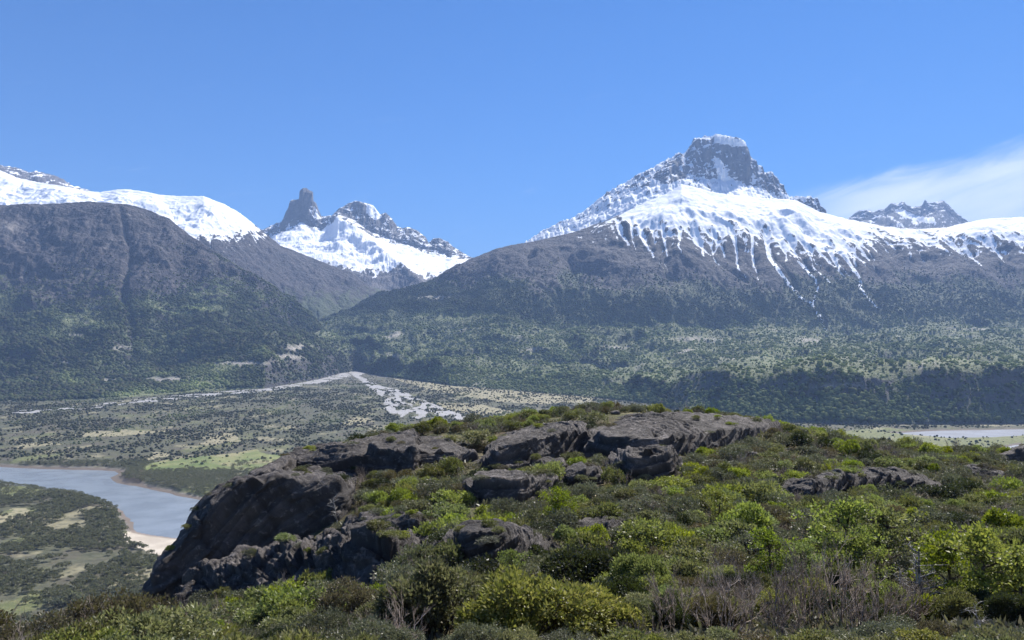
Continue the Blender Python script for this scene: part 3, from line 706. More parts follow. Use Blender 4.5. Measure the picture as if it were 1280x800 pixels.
# ------------------------------------------------------------------ the near hill and rocky knoll
CTRL = {  # photo column -> (distance, height below the eye)
 -700: [(5, -3.2), (10, -5.6), (20, -13), (40, -32), (90, -75)],
 -250: [(5, -2.8), (9, -4.1), (13, -5.5), (17, -8.2), (25, -15), (60, -42), (120, -90)],
 100: [(5, -2.8), (8, -3.7), (12, -4.75), (15, -5.75), (19, -8.6), (30, -15), (60, -33), (100, -62), (150, -105)],
 200: [(12, -4.9), (16, -6.2), (20, -8.2), (35, -14), (50, -18.0), (62, -22), (80, -42), (110, -70)],
 330: [(5, -2.8), (8, -4.0), (12, -5.2), (20, -7.9), (35, -12.2), (50, -15.2), (60, -16.3), (66, -17.4), (74, -17.2), (85, -16.6), (100, -24), (120, -48)],
 430: [(12, -5.2), (20, -7.6), (35, -11.1), (50, -13.5), (60, -14.1), (66, -14.3), (76, -12.9), (90, -12.2), (105, -14), (120, -24)],
 520: [(12, -5.2), (20, -7.4), (35, -10.3), (50, -12.0), (70, -11.9), (85, -10.9), (100, -10.3), (110, -11.2), (130, -26)],
 640: [(3, -2.2), (5, -2.8), (8, -3.9), (12, -5.2), (20, -7.3), (35, -9.9), (50, -11.2), (70, -11.3), (85, -10.6), (100, -9.5), (108, -9.4), (125, -14)],
 760: [(20, -7.2), (35, -9.7), (50, -10.8), (70, -11.1), (90, -9.9), (105, -8.5), (112, -8.5), (130, -14), (170, -45)],
 900: [(20, -7.1), (35, -9.6), (50, -10.6), (70, -11.0), (90, -10.2), (108, -8.9), (125, -12), (160, -32)],
 1000: [(5, -2.8), (8, -3.9), (12, -5.1), (35, -9.6), (50, -10.8), (70, -11.4), (90, -11.0), (105, -10.7), (125, -15)],
 1120: [(12, -5.1), (20, -7.0), (35, -9.6), (50, -11), (70, -12.1), (90, -12.4), (105, -12.8), (120, -15), (150, -32)],
 1280: [(5, -2.8), (8, -3.9), (12, -5.0), (20, -7.0), (35, -9.8), (50, -11.5), (70, -12.9), (90, -13.5), (105, -13.9), (125, -18), (150, -36)],
 1500: [(5, -2.8), (10, -4.5), (20, -7.2), (40, -11.0), (70, -13.9), (100, -16.2), (125, -22), (150, -42)],
 2000: [(5, -2.8), (12, -5.4), (30, -11), (60, -18), (100, -34)]}
_cp = []
for k, ls in CTRL.items():
    for Y, z in ls: _cp.append(((k - CX) / F * Y, Y, z))
for a in range(0, 360, 30):
    _cp.append((300 * math.sin(rad(a)), 300 * math.cos(rad(a)) + 20, -150 if math.cos(rad(a)) > -0.5 else -40))
_cp += [(0, 0, -1.65), (-4, -2, -2.2), (4, -2, -2.0), (0, -12, -3), (-14, -10, -6), (14, -10, -4)]
_cp = np.array(_cp)
def _tps(r): return np.where(r > 0, r * r * np.log(r + 1e-9), 0)
def _warp(x, y): # compress distance so near and far controls weigh alike
    r = np.hypot(x, y + 6) + 1e-6; s = np.log1p(r / 12.0) / r
    return x * s, (y + 6) * s
_wx, _wy = _warp(_cp[:, 0], _cp[:, 1])
_n = len(_cp)
_A = np.zeros((_n + 3, _n + 3)); _A[:_n, :_n] = _tps(np.hypot(_wx[:, None] - _wx, _wy[:, None] - _wy)) + np.eye(_n) * 2e-4
_A[:_n, _n] = 1; _A[:_n, _n + 1] = _wx; _A[:_n, _n + 2] = _wy; _A[_n:, :_n] = _A[:_n, _n:].T
_w = np.linalg.solve(_A, np.concatenate([_cp[:, 2], [0, 0, 0]]))
def _tz(x, y):
    a, b = _warp(x, y); o = np.zeros(a.shape)
    for i in range(_n): o += _w[i] * _tps(np.hypot(a - _wx[i], b - _wy[i]))
    return CAMZ + o + _w[_n] + _w[_n + 1] * a + _w[_n + 2] * b
gxs = np.concatenate([np.linspace(-420, -75, 24), np.arange(-72, 108, 0.55), np.linspace(112, 460, 24)])
gys = np.concatenate([np.linspace(-320, -12, 16), np.arange(-8, 150, 0.55), np.linspace(154, 560, 30)])
TX, TY = np.meshgrid(gxs, gys)
TZ = _tz(TX, TY)
_d = np.hypot(TX, TY)
TZ = TZ - sstep(170, 520, _d) * 190 * sstep(-60, 60, TY + 0.0 * TX) - sstep(250, 420, _d) * 120
nearf = sstep(6, 25, _d)
TZ = TZ + nearf * (0.55 * fbm2(TX / 9, TY / 9, 4) + 0.22 * fbm2(TX / 2.2, TY / 2.2, 3)) + nearf * sstep(45, 70, TY) * 0.9 * fbm2(TX / 22, TY / 22, 3)
def hz(x, y):
    x = np.asarray(x, float); y = np.asarray(y, float)
    i = np.clip(np.searchsorted(gys, y) - 1, 0, len(gys) - 2); j = np.clip(np.searchsorted(gxs, x) - 1, 0, len(gxs) - 2)
    v = (y - gys[i]) / (gys[i + 1] - gys[i]); u = (x - gxs[j]) / (gxs[j + 1] - gxs[j])
    return (TZ[i, j] * (1 - u) + TZ[i, j + 1] * u) * (1 - v) + (TZ[i + 1, j] * (1 - u) + TZ[i + 1, j + 1] * u) * v
def hill_at(px, py, y0=4.0, y1=135.0):
    """first point of the hill met by the sight line of a photo pixel; None when it clears the hill"""
    dx, dz = ray(px, py); Y = np.arange(y0, y1, 0.5)
    d = CAMZ + dz * Y - hz(dx * Y, Y)
    k = np.nonzero(d < 0)[0]
    if len(k) == 0: return None
    Y = Y[k[0]] + np.arange(-0.5, 0.01, 0.05)
    d = CAMZ + dz * Y - hz(dx * Y, Y); k = np.nonzero(d < 0)[0]
    Yk = Y[k[0]]; return float(dx * Yk), float(Yk), float(hz(dx * Yk, Yk))

def hill_material():
    m, nt, out = new_mat('hill_ground'); g = N(nt); co = g.obj()
    n1 = g.noise(0.12, 5, 0.6, co); n2 = g.noise(0.9, 5, 0.65, co); n3 = g.noise(6.0, 4, 0.6, co)
    c = g.mix(g.ramp(n1, 0.38, 0.62), (0.085, 0.068, 0.045), (0.10, 0.10, 0.05))
    c = g.mix(g.ramp(n2, 0.5, 0.66), c, (0.20, 0.17, 0.10))
    c = g.mix(g.ramp(n3, 0.52, 0.7), c, (0.05, 0.045, 0.03))
    b = g.bump(g.math('ADD', n3, g.math('MULTIPLY', n2, 2.0)), 0.9, 0.25)
    g.link(g.bsdf(c, 0.95, b, 0.1), out.inputs['Surface'])
    return m
link('hill', mesh_np('hill', np.stack([TX, TY, TZ], -1), grid_quads(len(gys), len(gxs)), smooth=True, mat=hill_material()), 'brushy brown hillside in front that dips and rises to the rocky knoll', 'hill', 'structure')

# ------------------------------------------------------------------ rock outcrops
def rock_material():
    m, nt, out = new_mat('dark_rock'); g = N(nt); co = g.obj()
    n1 = g.noise(0.35, 5, 0.6, co); n2 = g.noise(1.7, 6, 0.65, co, 0.5); n3 = g.noise(9.0, 4, 0.65, co)
    c = g.mix(g.ramp(n1, 0.35, 0.65), (0.045, 0.039, 0.037), (0.098, 0.085, 0.079))
    c = g.mix(g.ramp(n2, 0.54, 0.70), c, (0.22, 0.195, 0.18))
    c = g.mix(g.ramp(n3, 0.60, 0.74), c, (0.055, 0.048, 0.048))
    c = g.scale(c, g.math('MULTIPLY_ADD', g.attr('band'), 0.9, 0.6))
    c = g.mix(g.attr('joint'), c, (0.035, 0.030, 0.028))
    n4 = g.noise(3.2, 6, 0.75, co, 1.2)
    b = g.bump(g.math('ADD', g.math('ADD', n2, n4), g.math('MULTIPLY', n3, 0.5)), 1.0, 0.2)
    g.link(g.bsdf(c, 0.82, b, 0.25), out.inputs['Surface'])
    return m
MAT_ROCK = rock_material()
PERCH = []          # spots on the rocks where a plant can root
FOOT = []           # footprints of the rocks, kept free of plants

def remeshed(verts, faces, voxel):
    me = bpy.data.meshes.new('t'); me.from_pydata([tuple(v) for v in verts], [], faces); me.update()
    o = bpy.data.objects.new('t', me); COL.objects.link(o)
    md = o.modifiers.new('r', 'REMESH'); md.mode = 'VOXEL'; md.voxel_size = voxel; md.adaptivity = 0
    dg = bpy.context.evaluated_depsgraph_get(); ev = o.evaluated_get(dg); m2 = ev.to_mesh()
    n = len(m2.vertices); v = np.zeros(n * 3); m2.vertices.foreach_get('co', v)
    nl = len(m2.loops); li = np.zeros(nl, np.int32); m2.loops.foreach_get('vertex_index', li)
    ev.to_mesh_clear(); bpy.data.objects.remove(o); bpy.data.meshes.remove(me)
    return v.reshape(-1, 3), li.reshape(-1, 4)

def vnormals(v, q):
    fn = np.cross(v[q[:, 2]] - v[q[:, 0]], v[q[:, 3]] - v[q[:, 1]])
    n = np.zeros_like(v)
    for k in range(4): np.add.at(n, q[:, k], fn)
    return n / (np.linalg.norm(n, axis=1, keepdims=True) + 1e-12)

def smooth_mesh(v, q, it):
    for _ in range(it):
        s = np.zeros_like(v); c = np.zeros(len(v))
        for k in range(4):
            np.add.at(s, q[:, k], v[q[:, (k + 1) % 4]] + v[q[:, (k - 1) % 4]]); np.add.at(c, q[:, k], 2)
        v = 0.5 * v + 0.5 * s / c[:, None]
    return v

def hsh(i, s): return _perm[(i.astype(np.int64) + s * 37) & 255] / 255.0

def cells(p, scale, seed):
    """nearest-point cells: (random value of the cell, distance to the nearest cell border)"""
    u = p / np.asarray(scale, float); i0 = np.floor(u).astype(np.int64)
    b1 = np.full(len(p), 9e9); b2 = b1.copy(); h1 = np.zeros(len(p))
    for dx in (-1, 0, 1):
        for dy in (-1, 0, 1):
            for dz in (-1, 0, 1):
                c = i0 + [dx, dy, dz]
                k = _perm[_perm[_perm[(c[:, 0] + seed) & 255] + (c[:, 1] & 255)] + (c[:, 2] & 255)]
                q = c + np.stack([_perm[k + 11], _perm[k + 57], _perm[k + 101]], -1) / 255.0
                dd = ((u - q) ** 2).sum(1)
                nb = dd < b1
                b2 = np.where(nb, b1, np.minimum(b2, dd)); h1 = np.where(nb, _perm[k + 177] / 255.0, h1); b1 = np.where(nb, dd, b1)
    return h1, np.sqrt(b2) - np.sqrt(b1)

def weather(v, q, seed, bed, spacing, step, crack, fine, smooth_it=2, blocky=1.0):
    """bedding treads and risers, cross joints, then finer roughness"""
    v = smooth_mesh(v, q, smooth_it)
    n = vnormals(v, q); o = np.array([seed * 13.1, seed * 7.7, seed * 3.3])
    p = v + o
    big = fbm3(p / (spacing * 4.5), 3); mid = fbm3(p / (spacing * 1.5), 5, gain=0.58)
    v = v + n * (fine * 2.6 * big)[:, None]
    b = np.array(bed, float); b /= np.linalg.norm(b)
    warp = fbm3(p / (spacing * 11), 2) * 2.6 + fbm3(p / (spacing * 2.6), 3) * 0.30
    t = p @ b / spacing + warp
    fl = np.floor(t); fr = t - fl
    amp = (0.25 + 0.75 * sstep(-0.30, 0.15, fbm3(p / (spacing * 6) + 9, 2))) * (0.45 + 0.55 * hsh(fl, seed))
    S = sstep(0.30, 0.52, fr)
    v = v + b * (spacing * (S - fr) * amp * step)[:, None]
    lay = hsh(fl, seed + 1) - 0.5; lay1 = hsh(fl + 1, seed + 1) - 0.5
    v = v + n * (0.42 * spacing * step * (lay * (1 - S) + lay1 * S) * amp)[:, None]
    groove = np.exp(-((fr - 0.33) / 0.09) ** 2) * amp
    v = v - n * (0.28 * spacing * step * groove)[:, None]
    c = np.cross(b, [0.3, 1, 0.1]); c /= np.linalg.norm(c)
    t2 = p @ c / crack + 0.9 * fbm3(p / crack, 3) + 0.25 * hsh(fl, seed + 6); f2 = t2 - np.floor(t2)
    on = (hsh(np.floor(t2) * 3 + fl, seed + 8) > 0.45)
    g2 = np.exp(-((f2 - 0.5) / 0.05) ** 2) * on
    lay2 = hsh(np.floor(t2 + 0.5) * 7 + np.floor(fl * 0.5), seed + 5) - 0.5
    v = v + n * (blocky * (0.45 * spacing * step * lay2 - 0.22 * spacing * step * g2))[:, None]
    pw = p + 0.35 * spacing * np.stack([fbm3(p / spacing + 3, 2), fbm3(p / spacing + 19, 2), 0.5 * fbm3(p / spacing + 37, 2)], -1)
    for sc_, am_ in ((2.6, 0.34), (0.9, 0.13)):
        hv_, ed_ = cells(pw, [spacing * sc_ * 1.5, spacing * sc_ * 1.5, spacing * sc_ * 0.7], seed)
        v = v + n * blocky * (spacing * step * am_ * (hv_ - 0.5) - spacing * step * am_ * 0.5 * np.exp(-(ed_ / 0.07) ** 2))[:, None]
        g2 = np.maximum(g2, 0.7 * np.exp(-(ed_ / 0.06) ** 2))
    ts = p @ b / (spacing * 0.26) + warp * 3.0 + 0.5 * fbm3(p / (spacing * 1.2), 3); fs = ts - np.floor(ts)
    v = v + b * (spacing * 0.26 * (sstep(0.35, 0.6, fs) - fs) * 0.8 * step * (0.4 + 0.6 * hsh(np.floor(ts), seed + 2)))[:, None]
    band = 0.55 * hsh(np.floor(ts), seed + 4) + 0.45 * hsh(fl, seed + 9)
    rg = ridge2((p[:, 0] + p[:, 2]) / (spacing * 0.7), (p[:, 1] - p[:, 2]) / (spacing * 0.7), 4)
    v = v + n * (fine * mid + 0.25 * fine * rg)[:, None]
    return v, np.clip(0.9 * groove + 0.8 * g2 * (0.3 + 0.7 * blocky) + 0.4 * np.exp(-((fs - 0.3) / 0.12) ** 2), 0, 1) * 0.85, band

def slab(cols, label, voxel, seed, bed=(-0.30, -0.22, 0.93), spacing=0.8, step=0.30, crack=3.2, fine=0.22, name='rock_outcrop', deep=3.0, sm=2, footprint=True, front=0.8, crest=False, blocky=0.30):
    """cols: (px, (py,Y) at the foot, (py,Y) at the front edge, (py,Y) at the back edge)"""
    V = []
    if front is not None:               # let both ends run out into the slope
        (pa, ba, ta, ka), (pb, bb, tb, kb) = cols[0], cols[-1]
        w_ = 0.10 * (pb - pa)
        cols = [(pa - w_, ba, (ba[0] + 1, ta[1]), (0.4 * ba[0] + 0.6 * ka[0] + 3, ka[1]))] + list(cols) + [(pb + w_, bb, (bb[0] + 1, tb[1]), (0.4 * bb[0] + 0.6 * kb[0] + 3, kb[1]))]
    for px, (b, y0), (t, y1), (k, y2) in cols:
        if front is not None:           # stand the front face where the hill meets its foot
            h = hill_at(px, b); dep = y2 - y1
            if h is not None:
                y0 = h[1] - 0.2; y1 = y0 + front
                y2 = max(y1 + 0.45 * dep, y1 + 1.5) if not crest else y2
        f = P(px, b, y0); e = P(px, t, y1); r = P(px, k, y2)
        fd = f - np.array([0, 0, deep]); rd = r + np.array([0, 1.5, 0.0]); rd[2] = min(fd[2], r[2] - deep)
        mid = (e + r) / 2 + np.array([0, 0, 0.025 * (r[1] - e[1])])
        V += [fd, f, e, mid, r, rd]
    n = len(cols); Fs = []
    for i in range(n - 1):
        a, c = i * 6, (i + 1) * 6
        for k in range(6): Fs.append((a + k, a + (k + 1) % 6, c + (k + 1) % 6, c + k))
    Fs.append(tuple(range(5, -1, -1))); Fs.append(tuple((n - 1) * 6 + k for k in range(6)))
    v, q = remeshed(V, Fs, voxel)
    v, j, bd = weather(v, q, seed, bed, spacing, step, crack, fine, sm, blocky)
    c = v.mean(0); c[2] = v[:, 2].min()
    vn = vnormals(v, q); ok_ = np.nonzero((vn[:, 2] > 0.62) & (v[:, 2] > hz(v[:, 0], v[:, 1]) + 0.1))[0]
    if len(ok_): PERCH.append(v[np.random.default_rng(seed).choice(ok_, min(60, len(ok_)), replace=False)])
    me = mesh_np(name, v - c, q, smooth=False, attrs={'joint': j, 'band': bd}, mat=MAT_ROCK)
    if footprint:
        A = np.array(V).reshape(n, 6, 3)
        FOOT.append([tuple(p[:2]) for p in A[:, 1]] + [tuple(p[:2]) for p in A[::-1, 4]])
    return link(name, me, label, 'rock outcrop', group='dark rock outcrops on the knoll', loc=c)

slab([(600, (583, 88), (575, 89), (569, 92)), (622, (590, 87), (558, 89), (548, 95)), (660, (586, 87), (550, 90), (535, 98)), (700, (574, 88), (541, 91), (528, 100)), (730, (566, 89), (540, 92), (529, 101)), (752, (562, 90), (548, 92), (537, 98))],
     'domed dark rock hump with curved grooves at the middle of the knoll crest', 0.10, 3, spacing=1.0, step=1.0, crest=True)
slab([(742, (572, 88), (550, 91), (534, 103)), (770, (578, 85), (550, 90), (525, 107)), (800, (580, 83), (548, 88), (520, 108)), (832, (578, 84), (548, 88), (518, 109)), (852, (570, 88), (546, 92), (517, 110)), (900, (560, 91), (540, 96), (519, 111)), (940, (549, 96), (534, 100), (523, 110)), (968, (541, 100), (535, 102), (528, 108))],
     'long broad rock slab with a pale sunlit top at the crest of the knoll', 0.125, 5, spacing=1.1, step=0.95, crest=True)
slab([(340, (596, 76), (588, 78), (582, 84)), (370, (594, 76), (576, 80), (564, 92)), (400, (592, 77), (572, 82), (557, 95)), (440, (592, 78), (569, 84), (551, 97)), (480, (591, 79), (564, 85), (545, 99)), (518, (588, 80), (560, 86), (541, 100)), (526, (584, 81), (563, 86), (552, 97)), (552, (580, 82), (562, 87), (550, 97)), (584, (576, 84), (568, 87), (557, 95))],
     'wide stepped rock ledges above the shaded cliff at the left end of the knoll crest', 0.11, 8, spacing=1.05, step=1.15, bed=(-0.12, -0.20, 0.96), crest=True)
slab([(184, (790, 60), (745, 60.4), (738, 64)), (200, (790, 60.5), (708, 61.2), (702, 66)), (216, (780, 61), (690, 62), (684, 68)), (237, (765, 61.5), (661, 63), (651, 71)), (262, (748, 62.5), (628, 64), (619, 73)), (300, (722, 64), (604, 65.5), (596, 77)), (345, (708, 65), (597, 67), (586, 82)), (380, (695, 65.5), (602, 68), (587, 84)), (425, (676, 66), (603, 69.5), (589, 85)), (448, (655, 68), (609, 71.5), (596, 86))],
     'big shaded rock cliff above the river at the left end of the knoll', 0.15, 12, spacing=1.7, step=0.7, crack=4.0, fine=0.34, name='rock_cliff', deep=5, front=None, blocky=0.6, bed=(-0.5, -0.2, 0.8))
slab([(530, (702, 40), (692, 41), (686, 45)), (550, (708, 39.5), (678, 41.5), (669, 48)), (585, (716, 39), (666, 42), (655, 51)), (620, (716, 39), (666, 42.5), (652, 52)), (650, (712, 39.5), (674, 42.5), (657, 51)), (680, (702, 40.5), (684, 42.5), (668, 49)), (694, (696, 41), (690, 42), (681, 46))],
     'smooth grey rock slab with fine grooves standing lowest and nearest among the bushes', 0.06, 15, spacing=0.55, step=1.0, crack=1.9, fine=0.09)
slab([(583, (623, 62), (606, 63), (601, 66)), (600, (629, 62), (600, 64), (596, 69)), (650, (630, 62), (599, 64), (592, 70)), (690, (620, 63), (600, 65), (594, 70)), (702, (613, 64), (604, 65), (600, 68))],
     'blocky rock ledge with a dark vertical front below the domed hump', 0.09, 18, spacing=0.9, step=1.0, bed=(-0.05, -0.2, 0.97))
slab([(762, (592, 80), (578, 82), (572, 84)), (790, (604, 78), (568, 82), (560, 86)), (815, (604, 78), (562, 82), (556, 87)), (838, (602, 79), (566, 82), (558, 86)), (852, (592, 80), (580, 82), (574, 85))],
     'dark rounded rock bulge under the left end of the long crest slab', 0.10, 42, spacing=0.9, step=1.0)
slab([(246, (752, 56), (722, 57), (712, 61)), (300, (742, 55), (702, 57), (690, 64)), (350, (736, 54), (696, 56), (680, 66)), (400, (736, 52), (690, 55), (668, 65)), (450, (742, 48), (684, 54), (660, 62)), (490, (732, 48), (680, 54), (660, 62)), (522, (716, 50), (684, 54), (668, 60))],
     'broken jumble of pale fractured rock at the foot of the shaded cliff', 0.10, 45, spacing=0.8, step=1.5, crack=1.6, fine=0.3, front=3.0, blocky=0.9, bed=(-0.15, -0.1, 0.98))
slab([(984, (619, 69), (608, 70), (603, 75)), (1010, (623, 68.5), (607, 70), (601, 77)), (1040, (622, 69), (600, 72), (593, 80)), (1065, (616, 70), (596, 73), (588, 82)), (1100, (614, 70), (595, 73), (585, 83)), (1140, (612, 70), (598, 73), (588, 81)), (1168, (612, 70), (605, 71), (600, 76))],
     'low pale topped rock outcrop alone among the bushes on the right slope', 0.085, 21, spacing=0.75, step=1.1)
slab([(1252, (581, 84), (572, 85), (567, 89)), (1266, (583, 83), (565, 86), (561, 92)), (1290, (585, 82), (560, 86), (555, 95)), (1345, (588, 80), (556, 86), (550, 97))],
     'dark sloping rock at the right edge beside the small pond', 0.10, 24, spacing=0.8, step=1.1)
slab([(436, (668, 51), (656, 53), (645, 60)), (462, (672, 50), (653, 53), (641, 62)), (490, (672, 50), (650, 53), (637, 62)), (524, (670, 51), (652, 54), (643, 60))],
     'thin layered ledges of rock under the bushes, right of the shaded cliff', 0.075, 27, spacing=0.55, step=1.2, bed=(-0.35, -0.3, 0.85))
slab([(726, (664, 50), (656, 52), (649, 57)), (760, (668, 49), (652, 52), (644, 59)), (798, (658, 51), (651, 53), (645, 58))],
     'flat grey rock pavement beside the sandy track at the middle of the slope', 0.075, 30, spacing=0.45, step=0.9)
slab([(618, (595, 75), (585, 76), (578, 81)), (660, (592, 75), (579, 77), (573, 83)), (704, (588, 76), (578, 78), (572, 83))],
     'pale narrow ledge lying between the domed hump and the blocky ledge', 0.09, 33, spacing=0.6, step=1.0)
slab([(710, (608, 72), (592, 74), (584, 80)), (730, (610, 71), (588, 74), (577, 82)), (750, (604, 73), (590, 75), (580, 81))],
     'broken grey rock step in the gully between the dome and the long slab', 0.09, 36, spacing=0.6, step=1.1)
slab([(1208, (594, 80), (587, 81), (583, 85)), (1235, (596, 79), (586, 81), (581, 86)), (1254, (600, 78), (593, 79), (590, 83))],
     'small grey rock showing through the bushes below the right edge pond', 0.10, 39, spacing=0.6, step=1.0)

def boulder(px, py, wpx, hpx, seed, label, squash=0.8, bed=(-0.3, -0.3, 0.9), name='boulder', at=None):
    h = hill_at(px, py)
    x, y, z = at or h
    s = y / F; L, H = wpx * s / 2, hpx * s / 2
    r = np.random.default_rng(seed)
    k = 22
    u = np.linspace(-1, 1, k)
    A, B = np.meshgrid(u, u)
    fs, vs = [], []
    for ax in range(3):
        for sg in (-1, 1):
            g = np.stack([A, B, np.full_like(A, sg)], -1); g = np.roll(g, ax, -1)
            qd = grid_quads(k, k)
            if sg * (1 if ax != 1 else 1) < 0: qd = qd[:, ::-1]
            vs.append(g.reshape(-1, 3)); fs.append(qd + len(vs[:-1]) * k * k)
    v = np.concatenate(vs); q = np.concatenate(fs)
    v = v / np.linalg.norm(v, axis=1, keepdims=True) ** 0.72
    for _ in range(11):
        n = r.normal(size=3); n /= np.linalg.norm(n); d = r.uniform(0.55, 0.95)
        e = v @ n - d; v = v - np.where(e > 0, e, 0)[:, None] * n
    D = L * r.uniform(0.8, 1.2)
    v = v * np.array([L, D, H])
    a = r.uniform(-0.5, 0.5); ca, sa = math.cos(a), math.sin(a)
    v = np.stack([v[:, 0] * ca - v[:, 1] * sa, v[:, 0] * sa + v[:, 1] * ca, v[:, 2]], -1)
    o = np.array([seed * 3.7, seed * 1.3, 0]); nn = v / (np.linalg.norm(v, axis=1, keepdims=True) + 1e-9)
    p = v + o
    dsp = 0.22 * H * fbm3(p / (0.9 * H), 4) + 0.10 * H * ridge2(p[:, 0] / H, (p[:, 2] * 2 + p[:, 1]) / (0.5 * H), 3)
    v = v + nn * dsp[:, None]
    me = mesh_np(name, v, q, smooth=False, attrs={'joint': np.zeros(len(v)), 'band': np.full(len(v), 0.5)}, mat=MAT_ROCK)
    FOOT.append([(x - L * .8, y - D * .8), (x + L * .8, y - D * .8), (x + L * .8, y + D * .8), (x - L * .8, y + D * .8)])
    return link(name, me, label, 'boulder', group='loose boulders on the knoll', loc=(x, y, z + H * 0.45))

BOULD = [(952, 524, 20, 12, 'small black boulder alone at the right end of the crest'),
 (935, 571, 28, 11, 'flat dark stone in the bushes just below the right end of the long slab'), (976, 573, 24, 10, 'rounded dark stone in the bushes, right of the flat one under the crest'),
 
 (262, 722, 60, 30, 'leftmost grey boulder below the shaded cliff'),
 (440, 706, 66, 34, 'biggest pale boulder of the jumble below the layered ledges'), (492, 694, 48, 36, 'dark shadowed block between the jumble and the smooth slab'),
 (470, 722, 50, 26, 'pale flat boulder just behind the brownish dome shaped bush'), (385, 728, 54, 24, 'grey boulder deep in the hollow behind the front bushes'), 
 (405, 650, 34, 16, 'small grey stone on the slope right of the shaded cliff face'), (770, 518, 14, 7, 'tiny dark stone on the crest beside the crest bushes'), (838, 518, 12, 7, 'tiny dark stone midway along the pale crest slab'), (704, 636, 30, 12, 'little grey stone beside the green bush left of the track'),
 (1190, 700, 34, 14, 'small pale stone behind the dead snags at the lower right')]
for i, (a, b, ww, hh, lab) in enumerate(BOULD):
    if hill_at(a, b) is None:
        print('no hill at', a, b); continue
    boulder(a, b, ww, hh, 100 + i, lab)
# ------------------------------------------------------------------ plants
def leaf_material(name, cols, var=0.35, trans=0.42):
    """cols: leaf colours, picked per leaf; each plant also shifts a little"""
    m, nt, out = new_mat(name); g = N(nt)
    isl = g.new('ShaderNodeNewGeometry').outputs['Random Per Island']
    r = g.new('ShaderNodeValToRGB'); g.put(r.inputs[0], isl); els = r.color_ramp.elements
    while len(els) < len(cols): els.new(0.5)
    for i, c in enumerate(cols):
        els[i].position = i / max(1, len(cols) - 1); els[i].color = (*c, 1)
    oi = g.new('ShaderNodeObjectInfo').outputs['Random']
    h = g.new('ShaderNodeHueSaturation'); g.put(h.inputs['Color'], r.outputs[0])
    g.put(h.inputs['Hue'], g.math('MULTIPLY_ADD', oi, 0.036, 0.468))
    g.put(h.inputs['Saturation'], g.math('MULTIPLY_ADD', g.math('FRACT', g.math('MULTIPLY', oi, 7.31)), 0.45, 0.72))
    g.put(h.inputs['Value'], g.math('MULTIPLY_ADD', g.math('FRACT', g.math('MULTIPLY', oi, 3.77)), 2 * var, 1 - var))
    p = g.new('ShaderNodeBsdfPrincipled'); g.put(p.inputs['Base Color'], h.outputs[0]); p.inputs['Roughness'].default_value = 0.5; p.inputs['Specular IOR Level'].default_value = 0.35
    t = g.new('ShaderNodeBsdfTranslucent')
    tc = g.mix(0.5, h.outputs[0], (0.20, 0.26, 0.03)); g.put(t.inputs[0], g.mix(0.35, h.outputs[0], g.scale(tc, 1.0)))
    mx = g.new('ShaderNodeMixShader'); mx.inputs[0].default_value = trans
    g.link(p.outputs[0], mx.inputs[1]); g.link(t.outputs[0], mx.inputs[2]); g.link(mx.outputs[0], out.inputs['Surface'])
    return m
def bark_material(name, a, b):
    m, nt, out = new_mat(name); g = N(nt); co = g.obj()
    c = g.mix(g.ramp(g.noise(9, 4, 0.6, co), 0.35, 0.65), a, b)
    oi = g.new('ShaderNodeObjectInfo').outputs['Random']
    c = g.scale(c, g.math('MULTIPLY_ADD', oi, 0.5, 0.75))
    g.link(g.bsdf(c, 0.9, None, 0.1), out.inputs['Surface'])
    return m
LM = {
 'yellow': leaf_material('yellow_green_leaves', [(0.07, 0.085, 0.028), (0.14, 0.16, 0.045), (0.22, 0.235, 0.07), (0.30, 0.30, 0.11), (0.10, 0.115, 0.035)], 0.2),
 'olive': leaf_material('olive_leaves', [(0.045, 0.054, 0.02), (0.10, 0.115, 0.04), (0.16, 0.17, 0.058), (0.08, 0.075, 0.036), (0.21, 0.205, 0.085)], 0.3),
 'grey': leaf_material('grey_green_leaves', [(0.065, 0.076, 0.044), (0.12, 0.13, 0.078), (0.165, 0.17, 0.105), (0.085, 0.085, 0.052)], 0.28, 0.3),
 'fresh': leaf_material('fresh_green_leaves', [(0.10, 0.14, 0.024), (0.17, 0.225, 0.038), (0.24, 0.285, 0.05), (0.07, 0.10, 0.02)], 0.22, 0.5),
 'dark': leaf_material('dark_green_leaves', [(0.014, 0.022, 0.010), (0.028, 0.040, 0.015), (0.045, 0.055, 0.022), (0.02, 0.025, 0.012)], 0.25, 0.25),
 'brown': leaf_material('brownish_leaves', [(0.065, 0.045, 0.028), (0.11, 0.08, 0.045), (0.085, 0.075, 0.035), (0.14, 0.105, 0.06), (0.10, 0.10, 0.045)], 0.25, 0.35)}
BARK = bark_material('bark', (0.045, 0.036, 0.028), (0.10, 0.082, 0.066))
TWIG = bark_material('twigs', (0.14, 0.11, 0.085), (0.40, 0.335, 0.285))
DEAD = bark_material('dead_wood', (0.10, 0.09, 0.08), (0.42, 0.40, 0.37))

def tube(path, r0, r1, sides=3):
    path = np.asarray(path, float); n = len(path)
    d = np.gradient(path, axis=0); d /= np.linalg.norm(d, axis=1, keepdims=True) + 1e-9
    ref = np.where(np.abs(d[:, 2:3]) < 0.9, [[0, 0, 1.0]], [[1.0, 0, 0]])
    u = np.cross(d, ref); u /= np.linalg.norm(u, axis=1, keepdims=True) + 1e-9; w = np.cross(d, u)
    a = np.arange(sides) / sides * 2 * math.pi
    r = np.linspace(r0, r1, n)[:, None, None]
    v = path[:, None, :] + r * (np.cos(a)[None, :, None] * u[:, None, :] + np.sin(a)[None, :, None] * w[:, None, :])
    i = np.arange(n * sides).reshape(n, sides)
    q = np.stack([i[:-1], np.roll(i[:-1], -1, 1), np.roll(i[1:], -1, 1), i[1:]], -1).reshape(-1, 4)
    return v.reshape(-1, 3), q

